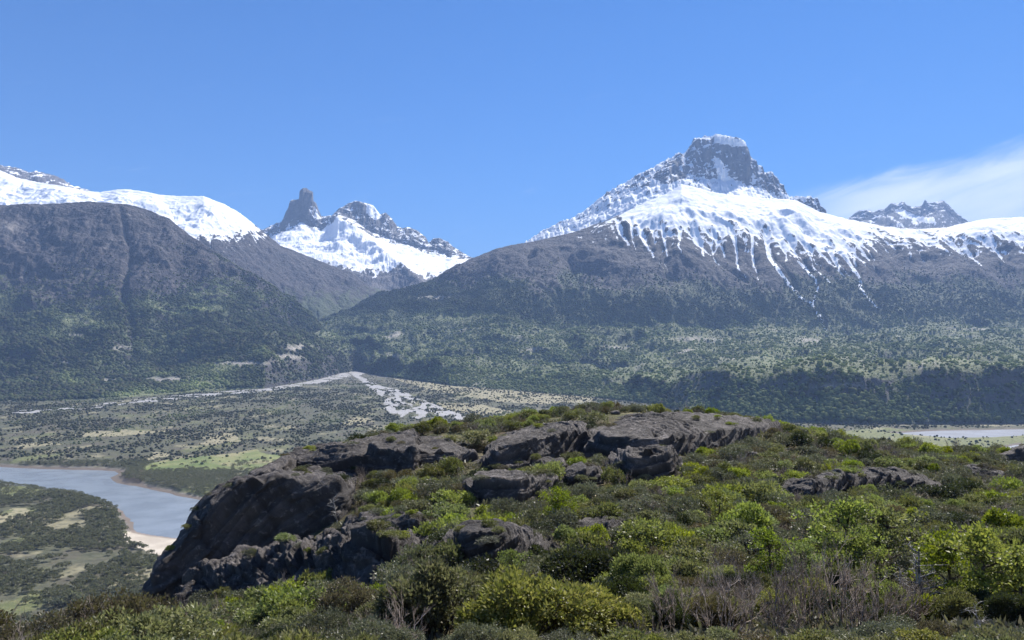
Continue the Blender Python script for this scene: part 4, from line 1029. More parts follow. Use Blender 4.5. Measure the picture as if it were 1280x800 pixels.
class Soup:
    def __init__(s): s.v, s.q, s.n = [], [], 0
    def add(s, vq):
        v, q = vq; s.v.append(v); s.q.append(q + s.n); s.n += len(v)
    def arrays(s): return np.concatenate(s.v), np.concatenate(s.q)
    def mesh(s, name, mat): v, q = s.arrays(); return mesh_np(name, v, q, mat=mat)

def leaves(r, tips, dirs, per, spread, L, W):
    """rhombic folded leaves in loose rosettes round the tips -> verts, quads"""
    n = len(tips) * per
    t = np.repeat(tips, per, 0); d = np.repeat(dirs, per, 0)
    ax = r.normal(size=(n, 3)); ax /= np.linalg.norm(ax, axis=1, keepdims=True)
    out = d * 0.6 + ax * 0.9; out[:, 2] += 0.15; out /= np.linalg.norm(out, axis=1, keepdims=True)
    c = t + ax * (spread * r.random((n, 1)) ** 0.6) 
    side = np.cross(out, r.normal(size=(n, 3))); side /= np.linalg.norm(side, axis=1, keepdims=True) + 1e-9
    l = L * (0.6 + 0.8 * r.random((n, 1))); w = W * (0.6 + 0.8 * r.random((n, 1)))
    up = np.cross(out, side)
    v = np.stack([c, c + out * l * 0.5 + side * w * 0.5 + up * w * 0.15, c + out * l, c + out * l * 0.5 - side * w * 0.5 + up * w * 0.15], 1)
    return v.reshape(-1, 3), np.arange(n * 4).reshape(n, 4)

def lobed_tips(r, n, lobes, height, flat=1.0):
    """points on the upper skin of a heap of lobes inside a unit-radius bush"""
    C = []; R = []
    for k in range(lobes):
        a = r.random() * 6.283; q = 0.62 * math.sqrt(r.random())
        R.append(r.uniform(0.26, 0.46)); C.append((q * math.cos(a), q * math.sin(a), height * (0.62 - 0.45 * q * q) * r.uniform(0.55, 1.1)))
    C = np.array(C); R = np.array(R)
    T, D = [], []
    while len(T) < n:
        k = r.integers(lobes); d = r.normal(size=3); d /= np.linalg.norm(d)
        if d[2] < -0.35: continue
        p = C[k] + d * R[k] * (0.55 + 0.5 * r.random() ** 0.5) * np.array([1, 1, flat])
        if p[2] < 0.04: continue
        dd = np.linalg.norm((p - C) / np.array([1, 1, flat]), axis=1) / R
        if (np.delete(dd, k) < 0.6).any(): continue
        T.append(p); D.append(d)
    return np.array(T), np.array(D)

def curved(r, a, b, bend, n=4):
    a = np.asarray(a, float); b = np.asarray(b, float); t = np.linspace(0, 1, n)[:, None]
    k = r.normal(size=3) * bend * np.linalg.norm(b - a)
    return a * (1 - t) + b * t + k * (t * (1 - t)) * 2

def shrub_meshes(name, seed, mat, n, per, spread, L, W, height, lobes, stems=40, flat=1.0, bark=None):
    r = np.random.default_rng(seed)
    T, D = lobed_tips(r, n, lobes, height, flat)
    fol = mesh_np(name + '_foliage', *leaves(r, T, D, per, spread, L, W), mat=mat)
    s = Soup()
    for i in r.choice(len(T), min(stems, len(T)), replace=False):
        base = np.array([r.normal() * 0.08, r.normal() * 0.08, -0.12])
        s.add(tube(curved(r, base, T[i], 0.22, 5), 0.016, 0.005))
    return fol, s.mesh(name + '_stems', bark or BARK)

def bare_meshes(name, seed, mat, height=1.25, stems=20, depth=3, thick=0.012, fan=0.55):
    r = np.random.default_rng(seed); s = Soup(); inner = Soup()
    def grow(a, d, l, t, k):
        b = a + d * l
        (inner if k == 0 else s).add(tube(curved(r, a, b, 0.14, 4), t, t * 0.55))
        if k >= depth: return
        m = 3 if k < depth - 1 else 5
        for _ in range(m):
            f = r.uniform(0.35, 1.0)
            nd = d + r.normal(size=3) * 0.42; nd[2] += 0.22; nd /= np.linalg.norm(nd)
            grow(a + (b - a) * f, nd, l * r.uniform(0.45, 0.75), t * 0.55, k + 1)
    for _ in range(stems):
        a = r.random() * 6.283; q = fan * math.sqrt(r.random())
        d = np.array([math.cos(a) * q, math.sin(a) * q, 0.75]); d /= np.linalg.norm(d)
        grow(np.array([math.cos(a) * q * 0.45, math.sin(a) * q * 0.45, -0.1]), d, height * r.uniform(0.4, 0.6), thick, 0)
    return s.mesh(name + '_twigs', mat), inner.mesh(name + '_stems', mat)

def tree_meshes(name, seed, mat, H=1.0, n=150, per=16, L=0.05, W=0.032, spread=0.075, limbs=9, bark=None, leafy=True, top=1.0, wide=0.42):
    """unit-height tree: crooked trunk with limbs, flat sprays of leaves"""
    r = np.random.default_rng(seed); s = Soup()
    nn = 7; tz = np.linspace(-0.06, 0.92, nn)
    tr = np.stack([np.cumsum(r.normal(size=nn) * 0.03), np.cumsum(r.normal(size=nn) * 0.03), tz], -1); tr -= tr[0] * [1, 1, 0]
    s.add(tube(tr, 0.034, 0.008, 6))
    T, D = [], []
    for k in range(limbs):
        f = 0.22 + 0.75 * (k + r.random()) / limbs
        a = r.random() * 6.283; j = f * (nn - 1); i = min(int(j), nn - 2); p = tr[i] + (tr[i + 1] - tr[i]) * (j - i)
        l = wide * (1.15 - 0.65 * f) * r.uniform(0.7, 1.2)
        e = p + np.array([math.cos(a) * l, math.sin(a) * l, l * r.uniform(0.1, 0.6)])
        c = curved(r, p, e, 0.18, 6); s.add(tube(c, 0.015, 0.004, 4))
        for _ in range(5):
            q = c[r.integers(2, 6)]; e2 = q + r.normal(size=3) * [0.13, 0.13, 0.05] + [0, 0, 0.05]
            s.add(tube(curved(r, q, e2, 0.15, 4), 0.006, 0.002, 3))
            for _ in range(max(1, n // (limbs * 5))):
                T.append(e2 + r.normal(size=3) * [0.06, 0.06, 0.022]); D.append((0.2 * r.normal(), 0.2 * r.normal(), 0.5))
    for _ in range(n // 8):
        T.append(tr[-1] + r.normal(size=3) * [0.07, 0.07, 0.05]); D.append((0, 0, 0.6))
    wood = s.mesh(name + '_wood', bark or BARK)
    if not leafy: return None, wood
    return mesh_np(name + '_leaves', *leaves(r, np.array(T), np.array(D), per, spread, L, W), mat=mat), wood

# prototypes: near ones with fine leaves, farther ones with coarser sprays
def protos(name, key, k, near, height=1.0, lobes=9, seed=0, flat=0.9, fine=1.0):
    out = []
    for i in range(k):
        if near: out.append(shrub_meshes(name, seed + i, LM[key], 820, 13, 0.075, 0.072 * fine, 0.034 * fine, height, lobes, 90, flat))
        else: out.append(shrub_meshes(name, seed + i, LM[key], 260, 7, 0.085, 0.11 * fine, 0.055 * fine, height, lobes, 26, flat))
    return out
PR = {
 ('yellow', 1): protos('bush', 'yellow', 4, True, 1.15, 11, 10, 0.9), ('olive', 1): protos('bush', 'olive', 4, True, 1.1, 12, 20, 0.9),
 ('brown', 1): protos('bush', 'brown', 4, True, 1.0, 12, 30, 0.9, 0.7), ('dark', 1): protos('bush', 'dark', 3, True, 1.0, 10, 40), ('fresh', 1): protos('bush', 'fresh', 3, True, 1.2, 10, 50), ('grey', 1): protos('bush', 'grey', 4, True, 1.05, 12, 60, 0.9, 0.7),
 ('yellow', 0): protos('bush', 'yellow', 4, False, 0.95, 8, 110), ('olive', 0): protos('bush', 'olive', 5, False, 0.95, 8, 120), ('brown', 0): protos('bush', 'brown', 4, False, 0.8, 8, 130, 0.9, 0.8),
 ('dark', 0): protos('bush', 'dark', 4, False, 1.0, 8, 140), ('fresh', 0): protos('bush', 'fresh', 5, False, 1.05, 8, 150), ('grey', 0): protos('bush', 'grey', 6, False, 0.95, 9, 160, 0.9, 0.8)}
BARE1 = [bare_meshes('bare', 200 + i, TWIG, 1.35, 9, 3, 0.021) for i in range(4)]
BARE0 = [bare_meshes('bare', 220 + i, TWIG, 1.3, 14, 2, 0.014) for i in range(4)]
BEECH = [tree_meshes('beech', 300 + i, LM['fresh'], 1.0, 230, 12, 0.042, 0.028, 0.06, 11) for i in range(3)]
SNAG = [tree_meshes('snag', 320 + i, None, 1.0, 40, 1, bark=DEAD, leafy=False, limbs=8, wide=0.3) for i in range(3)]

WORDS = {'yellow': 'yellow-green', 'olive': 'olive green', 'brown': 'brownish', 'dark': 'dark green', 'fresh': 'fresh green', 'grey': 'grey-green'}
PLANTS = []         # (px, py, size in pixels, kind key, root object)
def put_plant(kind, x, y, sc, rz, meshes, zscale=1.0, names=('foliage', 'stems'), root='shrub', sink=0.05, tilt=0.0, at=None):
    z = (float(hz(x, y)) if at is None else at) - sink * sc
    o = bpy.data.objects.new(root, None); COL.objects.link(o); o.empty_display_size = 0.2
    o.location = (x, y, z); o.rotation_euler = (tilt, 0, rz); o.scale = (sc, sc, sc * zscale)
    for m, nm in zip(meshes, names):
        if m is None: continue
        c = bpy.data.objects.new(nm, m); COL.objects.link(c); c.parent = o
    px, py = project(np.array([x, y, z + 0.5 * sc]))
    PLANTS.append((float(px), float(py), sc * F / y, kind, o))
    return o

def free(x, y, ahead=0.0):
    xs = np.array([x, x * (1 + 0.5 * ahead / y), x * (1 + ahead / y)]); ys = np.array([y, y + 0.5 * ahead, y + ahead])
    for poly in FOOT:
        if in_poly(xs, ys, poly).any(): return False
    return True

R2_ = random.Random(77)
class Taken:
    def __init__(s): s.g = {}
    def append(s, t): s.g.setdefault((int(t[0] // 3), int(t[1] // 3)), []).append(t)
    def near(s, x, y):
        a, b = int(x // 3), int(y // 3)
        for i in (-1, 0, 1):
            for j in (-1, 0, 1): yield from s.g.get((a + i, b + j), ())
TAKEN = Taken()
def spaced(x, y, rr, f=0.62):
    for (a, b, c) in TAKEN.near(x, y):
        if (a - x) ** 2 + (b - y) ** 2 < (f * (c + rr)) ** 2: return False
    return True

# --- the plants one can pick out in the front strip: kind, photo column, photo row of its foot, width in pixels, height factor
FRONT = [('olive', 535, 800, 132, 1.25), ('brown', 432, 790, 96, 1.15), ('yellow', 655, 806, 150, 1.05), ('dark', 742, 738, 120, 0.95), ('yellow', 745, 800, 120, 0.95), ('olive', 610, 795, 80, 0.9),
 ('yellow', 265, 838, 90, 0.9), ('yellow', 372, 806, 84, 0.9), ('olive', 322, 800, 90, 0.9), ('olive', 210, 822, 96, 0.95), ('brown', 150, 842, 110, 0.9), ('olive', 95, 820, 110, 1.0), ('brown', 40, 838, 120, 1.0), ('olive', -15, 815, 110, 1.0),
 ('brown', 320, 850, 100, 0.8), ('grey', 470, 838, 110, 1.0), ('grey', 400, 850, 90, 0.9), ('olive', 30, 805, 70, 0.9), ('yellow', 120, 806, 60, 1.0), ('olive', 170, 800, 60, 1.0), ('yellow', 5, 850, 90, 0.8),
 ('yellow', 700, 860, 110, 0.9), ('olive', 790, 845, 110, 0.8), ('yellow', 885, 850, 110, 0.75), ('brown', 950, 845, 110, 0.75), ('olive', 1020, 842, 110, 0.75), ('olive', 1100, 850, 120, 0.75), ('brown', 1060, 855, 90, 0.8), ('yellow', 1170, 842, 100, 0.8), ('olive', 1235, 845, 110, 0.85), ('brown', 1285, 845, 110, 0.85),
 ('grey', 560, 860, 110, 0.8), ('olive', 620, 862, 90, 0.8), ('brown', 840, 862, 100, 0.7), ('grey', 1130, 800, 70, 0.7), ('grey', 520, 840, 80, 0.9),
 ('olive', 700, 770, 70, 0.9), ('yellow', 812, 772, 60, 0.9), ('olive', 570, 745, 70, 0.8), ('dark', 610, 728, 70, 0.8), ('dark', 680, 706, 60, 0.8), ('fresh', 820, 735, 60, 0.9), ('olive', 470, 790, 60, 1.0), ('dark', 1275, 790, 70, 1.2), ('olive', 1255, 735, 60, 1.0)]
for i, (k, px, py, wpx, zf) in enumerate(FRONT):
    h = hill_at(px, py)
    if h is None: continue
    x, y, z = h; sc = wpx * y / F / 1.75
    if y > 30 and py > 770: continue
    near = 1 if y < 34 else 0
    pr = PR[(k, near)]
    put_plant(k, x, y, sc, R2_.uniform(0, 6.28), pr[i % len(pr)], zf)
    TAKEN.append((x, y, sc * 0.85))
BAREF = [(842, 790, 70, 1.5), (905, 800, 90, 1.35), (960, 786, 84, 1.35), (1008, 782, 80, 1.5), (1052, 784, 90, 1.55), (1098, 790, 80, 1.4), (1135, 780, 60, 1.2), (500, 826, 90, 1.1), (450, 830, 70, 1.0), (1070, 800, 60, 1.2), (980, 800, 60, 1.1), (800, 815, 60, 1.0), (880, 770, 60, 1.2), (930, 764, 60, 1.2)]
for i, (px, py, wpx, zf) in enumerate(BAREF):
    x, y, z = hill_at(px, py); sc = wpx * y / F / 1.5
    put_plant('bare', x, y, sc, R2_.uniform(0, 6.28), BARE1[i % 4], zf, ('twigs', 'stems'), 'bare_shrub'); TAKEN.append((x, y, sc * 0.7))
BEECHES = [(1058, 726, 92), (1092, 722, 84), (1030, 716, 60), (1238, 782, 112), (1200, 768, 92), (1268, 776, 90), (965, 730, 64), (1075, 742, 70), (1180, 745, 66), (900, 660, 44), (1085, 668, 40), (700, 662, 46), (640, 730, 40), (1010, 738, 54)]
for i, (px, py, hp) in enumerate(BEECHES):
    x, y, z = hill_at(px, py); sc = hp * y / F
    put_plant('beech', x, y, sc * 1.05, R2_.uniform(0, 6.28), BEECH[i % 3], 1.0, ('crown', 'trunk'), 'beech_tree', 0.02); TAKEN.append((x, y, sc * 0.32))
for i, (px, py, hp) in enumerate([(1140, 768, 66), (1160, 772, 84), (1118, 760, 50), (1228, 800, 46), (420, 655, 34)]):
    x, y, z = hill_at(px, py); sc = hp * y / F
    put_plant('snag', x, y, sc * 1.1, R2_.uniform(0, 6.28), SNAG[i % 3], 1.0, ('crown', 'trunk'), 'dead_tree', 0.02, tilt=R2_.uniform(-0.15, 0.15)); TAKEN.append((x, y, sc * 0.2))
# plants one can pick out on the knoll
KNOLL = [('dark', 1000, 560, 34, 1.2), ('dark', 790, 600, 30, 1.0), ('fresh', 715, 637, 42, 0.9), ('fresh', 560, 655, 60, 0.8), ('fresh', 610, 650, 40, 0.8), ('yellow', 740, 532, 40, 0.9), ('yellow', 590, 556, 50, 0.8), ('yellow', 560, 556, 30, 0.8), ('fresh', 910, 640, 44, 1.1), ('fresh', 905, 655, 30, 1.0), ('fresh', 958, 607, 30, 1.1),
 ('grey', 545, 625, 56, 0.9), ('grey', 575, 612, 40, 0.9), ('grey', 505, 610, 40, 0.8), ('olive', 525, 640, 44, 0.8), ('grey', 770, 596, 34, 1.0), ('grey', 750, 582, 30, 1.0), ('olive', 655, 565, 26, 0.8), ('fresh', 1090, 640, 34, 1.2), ('fresh', 1085, 622, 26, 1.1), ('grey', 780, 640, 40, 0.8), ('grey', 825, 660, 50, 0.8), ('dark', 1205, 665, 44, 0.9), ('dark', 1185, 655, 34, 0.9), ('brown', 460, 585, 40, 0.6), ('brown', 600, 560, 30, 0.5), ('olive', 1180, 552, 18, 1.3), ('olive', 1140, 560, 18, 1.4), ('dark', 1075, 556, 14, 1.2), ('olive', 350, 705, 60, 0.5), ('grey', 380, 716, 50, 0.7), ('grey', 330, 722, 50, 0.8), ('olive', 360, 668, 44, 0.5), ('olive', 470, 645, 36, 0.5)]
for i, (k, px, py, wpx, zf) in enumerate(KNOLL):
    h = hill_at(px, py)
    if h is None: continue
    x, y, z = h; sc = wpx * y / F / 1.75
    pr = PR[(k, 0)]
    put_plant(k, x, y, sc, R2_.uniform(0, 6.28), pr[i % len(pr)], zf); TAKEN.append((x, y, sc * 0.8))
# the thicket that fills the very bottom of the view
for row, (ya, yb, sa, sb, p0, p1, stp) in enumerate([(12.2, 14.6, 0.95, 1.25, -70, 450, 36), (9.6, 11.4, 0.75, 1.0, -90, 460, 44), (11.6, 13.6, 0.62, 0.85, 440, 1340, 40), (14.5, 17.5, 0.6, 0.95, 300, 1330, 52)]):
    px = p0
    while px < p1:
        y = R2_.uniform(ya, yb); x = (px - CX) / F * y; sc = R2_.uniform(sa, sb)
        k = R2_.choice(['olive', 'olive', 'brown', 'brown', 'yellow', 'grey', 'bare'] if px < 450 else ['olive', 'brown', 'brown', 'yellow', 'grey', 'grey', 'bare'])
        if spaced(x, y, sc * 0.7, 0.5):
            if k == 'bare': put_plant('bare', x, y, sc * 0.8, R2_.uniform(0, 6.28), BARE1[R2_.randrange(4)], 1.0, ('twigs', 'stems'), 'bare_shrub')
            else:
                pr = PR[(k, 1)]; put_plant(k, x, y, sc, R2_.uniform(0, 6.28), pr[R2_.randrange(len(pr))], R2_.uniform(0.85, 1.15))
            TAKEN.append((x, y, sc * 0.7))
        px += stp * R2_.uniform(0.7, 1.3)
NPICK = len(PLANTS)
# --- everything between: spread over the hill by its own clumping
SAMP = [('grey', 0.34), ('bare', 0.08), ('olive', 0.23), ('brown', 0.11), ('fresh', 0.12), ('dark', 0.08), ('yellow', 0.04)]
count = {}
tries = 0
TRACK = [tuple(hill_at(a, b)[:2]) for a, b in ((742, 618), (738, 634), (734, 648), (728, 660))]
# the sandy track itself
tp = np.array([hill_at(a, b)[:2] for a, b in ((748, 612), (743, 620), (738, 633), (735, 646), (729, 658), (722, 668))])
tt = np.linspace(0, 1, 40); tx = np.interp(tt, np.linspace(0, 1, len(tp)), tp[:, 0]); ty = np.interp(tt, np.linspace(0, 1, len(tp)), tp[:, 1])
tw = 0.45 + 0.22 * fbm2(tt * 7, tt * 0 + 3, 3)
tv = np.stack([np.stack([tx + s_ * tw, ty, hz(tx + s_ * tw, ty) + (0.07 if abs(s_) < 0.9 else -0.06)], -1) for s_ in (-1, -0.5, 0, 0.5, 1)], 1)
m, nt, out = new_mat('sandy_track'); g = N(nt); co = g.obj()
g.link(g.bsdf(g.mix(g.ramp(g.noise(2.5, 5, 0.6, co), 0.35, 0.65), (0.20, 0.165, 0.10), (0.36, 0.31, 0.21)), 0.95, None, 0.1), out.inputs['Surface'])
link('path', mesh_np('path', tv, grid_quads(40, 5), smooth=True, mat=m), 'short pale sandy track between the bushes in the middle of the slope', 'path', 'structure')
while tries < 26000:
    tries += 1
    y = 22 + 98 * R2_.random() ** 0.8; px = R2_.uniform(210, 1330)
    x = (px - CX) / F * y
    z = float(hz(x, y)); qx, qy = project(np.array([x, y, z + 0.6]))
    if qx < 440 and y > 56: continue
    if not spaced(x, y, 0.6, 0.60): continue
    if not free(x, y, 1.2 + y * 0.028): continue
    den = noise2(np.array([x / 9.0]), np.array([y / 9.0]))[0]
    if qx < 640 and y < 62: den -= 0.12
    if den < -0.42: continue
    if min((x - a) ** 2 + (y - b) ** 2 for a, b in TRACK) < 1.6: continue
    # only where the sight line reaches it
    h = hill_at(float(qx), float(qy), 4.0, y - 1.5)
    if h is not None: continue
    c = noise2(np.array([x / 14.0 + 50]), np.array([y / 14.0]))[0]
    u = min(0.999, max(0, R2_.random() * 0.75 + 0.25 * (c + 0.5))); acc = 0
    for k, wgt in SAMP:
        acc += wgt
        if u < acc: break
    sc = R2_.uniform(0.8, 1.65) * {'grey': 1.05, 'olive': 0.95, 'fresh': 1.1, 'brown': 0.75, 'bare': 0.95, 'dark': 1.0, 'yellow': 0.9}[k] * (0.72 if y < 34 else 1.0)
    if not spaced(x, y, sc * 0.85, 0.60): continue
    if count.get(k, 0) >= 270: continue
    count[k] = count.get(k, 0) + 1
    TAKEN.append((x, y, sc * 0.85))
    zf = R2_.uniform(0.75, 1.25)
    if k == 'bare': put_plant('bare', x, y, sc, R2_.uniform(0, 6.28), BARE0[R2_.randrange(4)], zf, ('twigs', 'stems'), 'bare_shrub')
    else:
        pr = PR[(k, 1 if y < 30 else 0)]; put_plant(k, x, y, sc, R2_.uniform(0, 6.28), pr[R2_.randrange(len(pr))], zf)
# plants rooted in the cracks of the rocks
for spots in PERCH:
    used = 0
    big = len(spots) >= 60
    for (x, y, z) in spots:
        if used >= (14 if big else 5): break
        if noise2(np.array([x / 3.5 + 9]), np.array([y / 3.5]))[0] < 0.0: continue
        sc = R2_.uniform(0.4, 0.95)
        if not spaced(x, y, sc * 0.85, 0.7): continue
        k = R2_.choice(['olive', 'olive', 'grey', 'grey', 'brown', 'fresh', 'dark']); pr = PR[(k, 0)]
        put_plant(k, float(x), float(y), sc, R2_.uniform(0, 6.28), pr[R2_.randrange(len(pr))], R2_.uniform(0.5, 0.9), at=float(z) - 0.06); TAKEN.append((x, y, sc * 0.85)); used += 1
print('plants', NPICK, count, len(PLANTS))
# ------------------------------------------------------------------ valley trees and scrub
def vz(x, y):
    px = CX + F * x / y
    j = np.clip(np.searchsorted(vpx, px) - 1, 0, len(vpx) - 2); i = np.clip(np.searchsorted(vY, y) - 1, 0, len(vY) - 2)
    return ZZ[i, j], i, j
LM['valley'] = leaf_material('valley_tree_leaves', [(0.085, 0.096, 0.062), (0.135, 0.148, 0.09), (0.17, 0.175, 0.11), (0.10, 0.10, 0.076)], 0.25, 0.5)
def valley_proto(seed):
    r = np.random.default_rng(seed)
    T, D = lobed_tips(r, 110, 9, 1.25, 0.9)
    T[:, 2] = T[:, 2] * 0.85 + 0.32
    lv, lq = leaves(r, T, D, 3, 0.10, 0.24, 0.15)
    s = Soup()
    for _ in range(3): s.add(tube(curved(r, (r.normal() * 0.1, r.normal() * 0.1, -0.15), (r.normal() * 0.25, r.normal() * 0.25, 0.8), 0.2, 5), 0.035, 0.012, 4))
    for _ in range(14): s.add(tube(curved(r, (r.normal() * 0.12, r.normal() * 0.12, 0.3), T[r.integers(len(T))], 0.2, 4), 0.018, 0.006, 3))
    return lv, lq, s
VP = [valley_proto(400 + i) for i in range(6)]
VPM = [(mesh_np('valley_crown', v, q, mat=LM['valley']), s.mesh('valley_trunk', BARK)) for v, q, s in VP]

rv = np.random.default_rng(21)
n = 60000
y = np.sqrt(rv.random(n) * (1420 ** 2 - 520 ** 2) + 520 ** 2); px = rv.random(n) * 640 - 60
x = (px - CX) / F * y
z, ii, jj = vz(x, y)
dens = fbm2(x / 75 + 30, y / 75, 4) + 0.10
near_bank = np.abs(dr[ii, jj] - 22) < 22
p = sstep(-0.10, 0.22, dens)
p = np.maximum(p, 0.85 * near_bank * (y > 800) * sstep(-0.5, 0.0, dens))
p *= ((cls[ii, jj] == 0) + 0.04 * (cls[ii, jj] == 1)) * (dr[ii, jj] > 6) * (1 - 0.92 * (tan[ii, jj] > 0.4)) * (1 - 0.75 * np.clip(grass[ii, jj], 0, 1))
# a screen of trees along the far bank in front of the meadow
qx, qy = project(np.stack([x, y, z], -1))
p = np.maximum(p, 0.95 * in_poly(qx, qy, [(176, 590), (260, 590), (330, 592), (400, 592), (400, 640), (262, 621), (215, 610), (182, 602)]) * (dr[ii, jj] > 5))
keep = rv.random(n) < p
x, y, z = x[keep], y[keep], z[keep]
# thin to a natural spacing
cellk = {}
sel = []
rad_ = 2.6 + 3.0 * rv.random(len(x)) ** 1.4
for k in range(len(x)):
    c = (int(x[k] // 8), int(y[k] // 8)); ok = True
    for a in (-1, 0, 1):
        for b in (-1, 0, 1):
            for m_ in cellk.get((c[0] + a, c[1] + b), ()):
                if (x[m_] - x[k]) ** 2 + (y[m_] - y[k]) ** 2 < (0.62 * (rad_[m_] + rad_[k])) ** 2: ok = False; break
            if not ok: break
        if not ok: break
    if ok: cellk.setdefault(c, []).append(k); sel.append(k)
sel = np.array(sel)
sx, sy = project(np.stack([x[sel], y[sel], z[sel] + 4], -1))
# those the hill does not hide, nearest first
order = [k for k in sel[np.argsort(y[sel])]]
VT, rest = [], []
for k in order:
    if len(VT) < 285:
        a, b = project(np.array([x[k], y[k], z[k] + 4]))
        if -20 < a < 620 and hill_at(float(a), float(b)) is None: VT.append(k); continue
        if a < 620 and a > -60: continue
    rest.append(k)
VTREE = []
for k in VT:
    o = bpy.data.objects.new('valley_tree', None); COL.objects.link(o); s = rad_[k]
    o.location = (x[k], y[k], z[k]); o.rotation_euler = (0, 0, rv.random() * 6.28); o.scale = (s, s, s * (0.85 + 0.4 * rv.random()))
    for m, nm in zip(VPM[k % 6], ('crown', 'trunk')):
        c = bpy.data.objects.new(nm, m); COL.objects.link(c); c.parent = o
    a, b = project(np.array([x[k], y[k], z[k] + 3])); VTREE.append((float(a), float(b), o))
# the others as one wood
V, Q, off = [], [], 0
for k in rest:
    lv, lq, _ = VP[k % 6]; a = rv.random() * 6.28; ca, sa = math.cos(a), math.sin(a); s = rad_[k]
    step = 1 if y[k] < 1100 else 2
    qs = lq[::step]; vv = lv.reshape(-1, 4, 3)[::step].reshape(-1, 3) 
    w = np.stack([vv[:, 0] * ca - vv[:, 1] * sa, vv[:, 0] * sa + vv[:, 1] * ca, vv[:, 2]], -1) * s + [x[k], y[k], z[k]]
    V.append(w); Q.append(np.arange(len(w)).reshape(-1, 4) + off); off += len(w)
link('valley_woods', mesh_np('valley_woods', np.concatenate(V), np.concatenate(Q), mat=LM['valley']), 'grey-green scrub woods on the flats on both sides of the river', 'woods', 'stuff')
print('valley trees', len(VT), 'rest', len(rest))

# far scrub on the fan and along the benches' feet
n = 330000
y = np.sqrt(rv.random(n) * (4500 ** 2 - 1380 ** 2) + 1380 ** 2); px = rv.random(n) * 1480 - 90
x = (px - CX) / F * y
z, ii, jj = vz(x, y)
dens = fbm2(x / 130 + 5, y / 190, 5) + 0.7 * fbm2(x / 34, y / 46, 4)
qx, qy = project(np.stack([x, y, z], -1))
p = 0.12 + 0.88 * sstep(-0.20, 0.20, dens)
bar = sstep(1700, 900, np.hypot(x - APEX[0], y - APEX[1])) * (qx < 520)
p *= 1 - 0.55 * bar
p *= ((cls[ii, jj] == 0) + 0.10 * (cls[ii, jj] == 1)) * (low[ii, jj] > 8) * (1 - 0.5 * np.clip(tan[ii, jj], 0, 1)) * (1 - 0.85 * np.clip(grass[ii, jj], 0, 1))
p *= ~((px > 560) & (qy > 560))
k = rv.random(n) < p
x, y, z, bar = x[k], y[k], z[k], bar[k]
r = (1.2 + 2.5 * rv.random(len(x)) ** 2.6) * (1 - 0.25 * bar)
FM2 = forest_material('fan_scrub_leaves', [(0.085, 0.095, 0.06), (0.14, 0.15, 0.09), (0.115, 0.11, 0.085), (0.17, 0.18, 0.10), (0.145, 0.135, 0.11), (0.10, 0.112, 0.068)])
blob_forest('scrub_woodland', np.stack([x, y, z - 0.4], -1), r, r * (1.3 + 0.5 * rv.random(len(x))), FM2, 'low scrub woodland scattered over the flats and the gravel fan beyond the river', 'scrub', tone=0.5 * sstep(0, 0.4, fbm2(x / 200, y / 300, 3)))
print('scrub', len(x))

# ------------------------------------------------------------------ low heath and dead grass between the shrubs on the near hill
rg = np.random.default_rng(31)
n = 26000
y = 7 + 105 * rg.random(n) ** 1.25; px = rg.uniform(-60, 1330, n); x = (px - CX) / F * y
pn = noise2(x / 3.0, y / 3.0) + 0.4 * noise2(x / 11.0, y / 11.0)
ok = (rg.random(n) < sstep(-0.5, 0.25, pn)) & ~((px < 430) & (y > 24))
for poly in FOOT: ok &= ~in_poly(x, y, poly)
x, y = x[ok], y[ok]; z = hz(x, y)
m_ = 12
t = np.stack([x, y, z], -1)
size = (0.10 + 0.16 * rg.random(len(x))) * (0.75 + y / 70)
base = np.repeat(t, m_, 0); ss = np.repeat(size, m_)[:, None]
d = rg.normal(size=(len(base), 3)) * [0.9, 0.9, 0.3] + [0, 0, 0.75]; d /= np.linalg.norm(d, axis=1, keepdims=True)
base = base + rg.normal(size=base.shape) * ss * [0.9, 0.9, 0.05]
side = np.cross(d, rg.normal(size=d.shape)); side /= np.linalg.norm(side, axis=1, keepdims=True)
L_ = ss * (0.9 + 0.9 * rg.random((len(base), 1))); W_ = ss * 0.20
v = np.stack([base - side * W_ * 0.6, base + d * L_ * 0.6 - side * W_, base + d * L_, base + d * L_ * 0.5 + side * W_], 1)
LM['heath'] = leaf_material('heath', [(0.065, 0.060, 0.030), (0.12, 0.105, 0.06), (0.085, 0.09, 0.036), (0.19, 0.165, 0.105), (0.05, 0.05, 0.026), (0.11, 0.12, 0.05)], 0.0, 0.35)
link('ground_cover', mesh_np('ground_cover', v.reshape(-1, 3), np.arange(len(v) * 4).reshape(-1, 4), mat=LM['heath']), 'low heath and dead grass covering the ground between the shrubs on the near hill', 'ground cover', 'stuff')
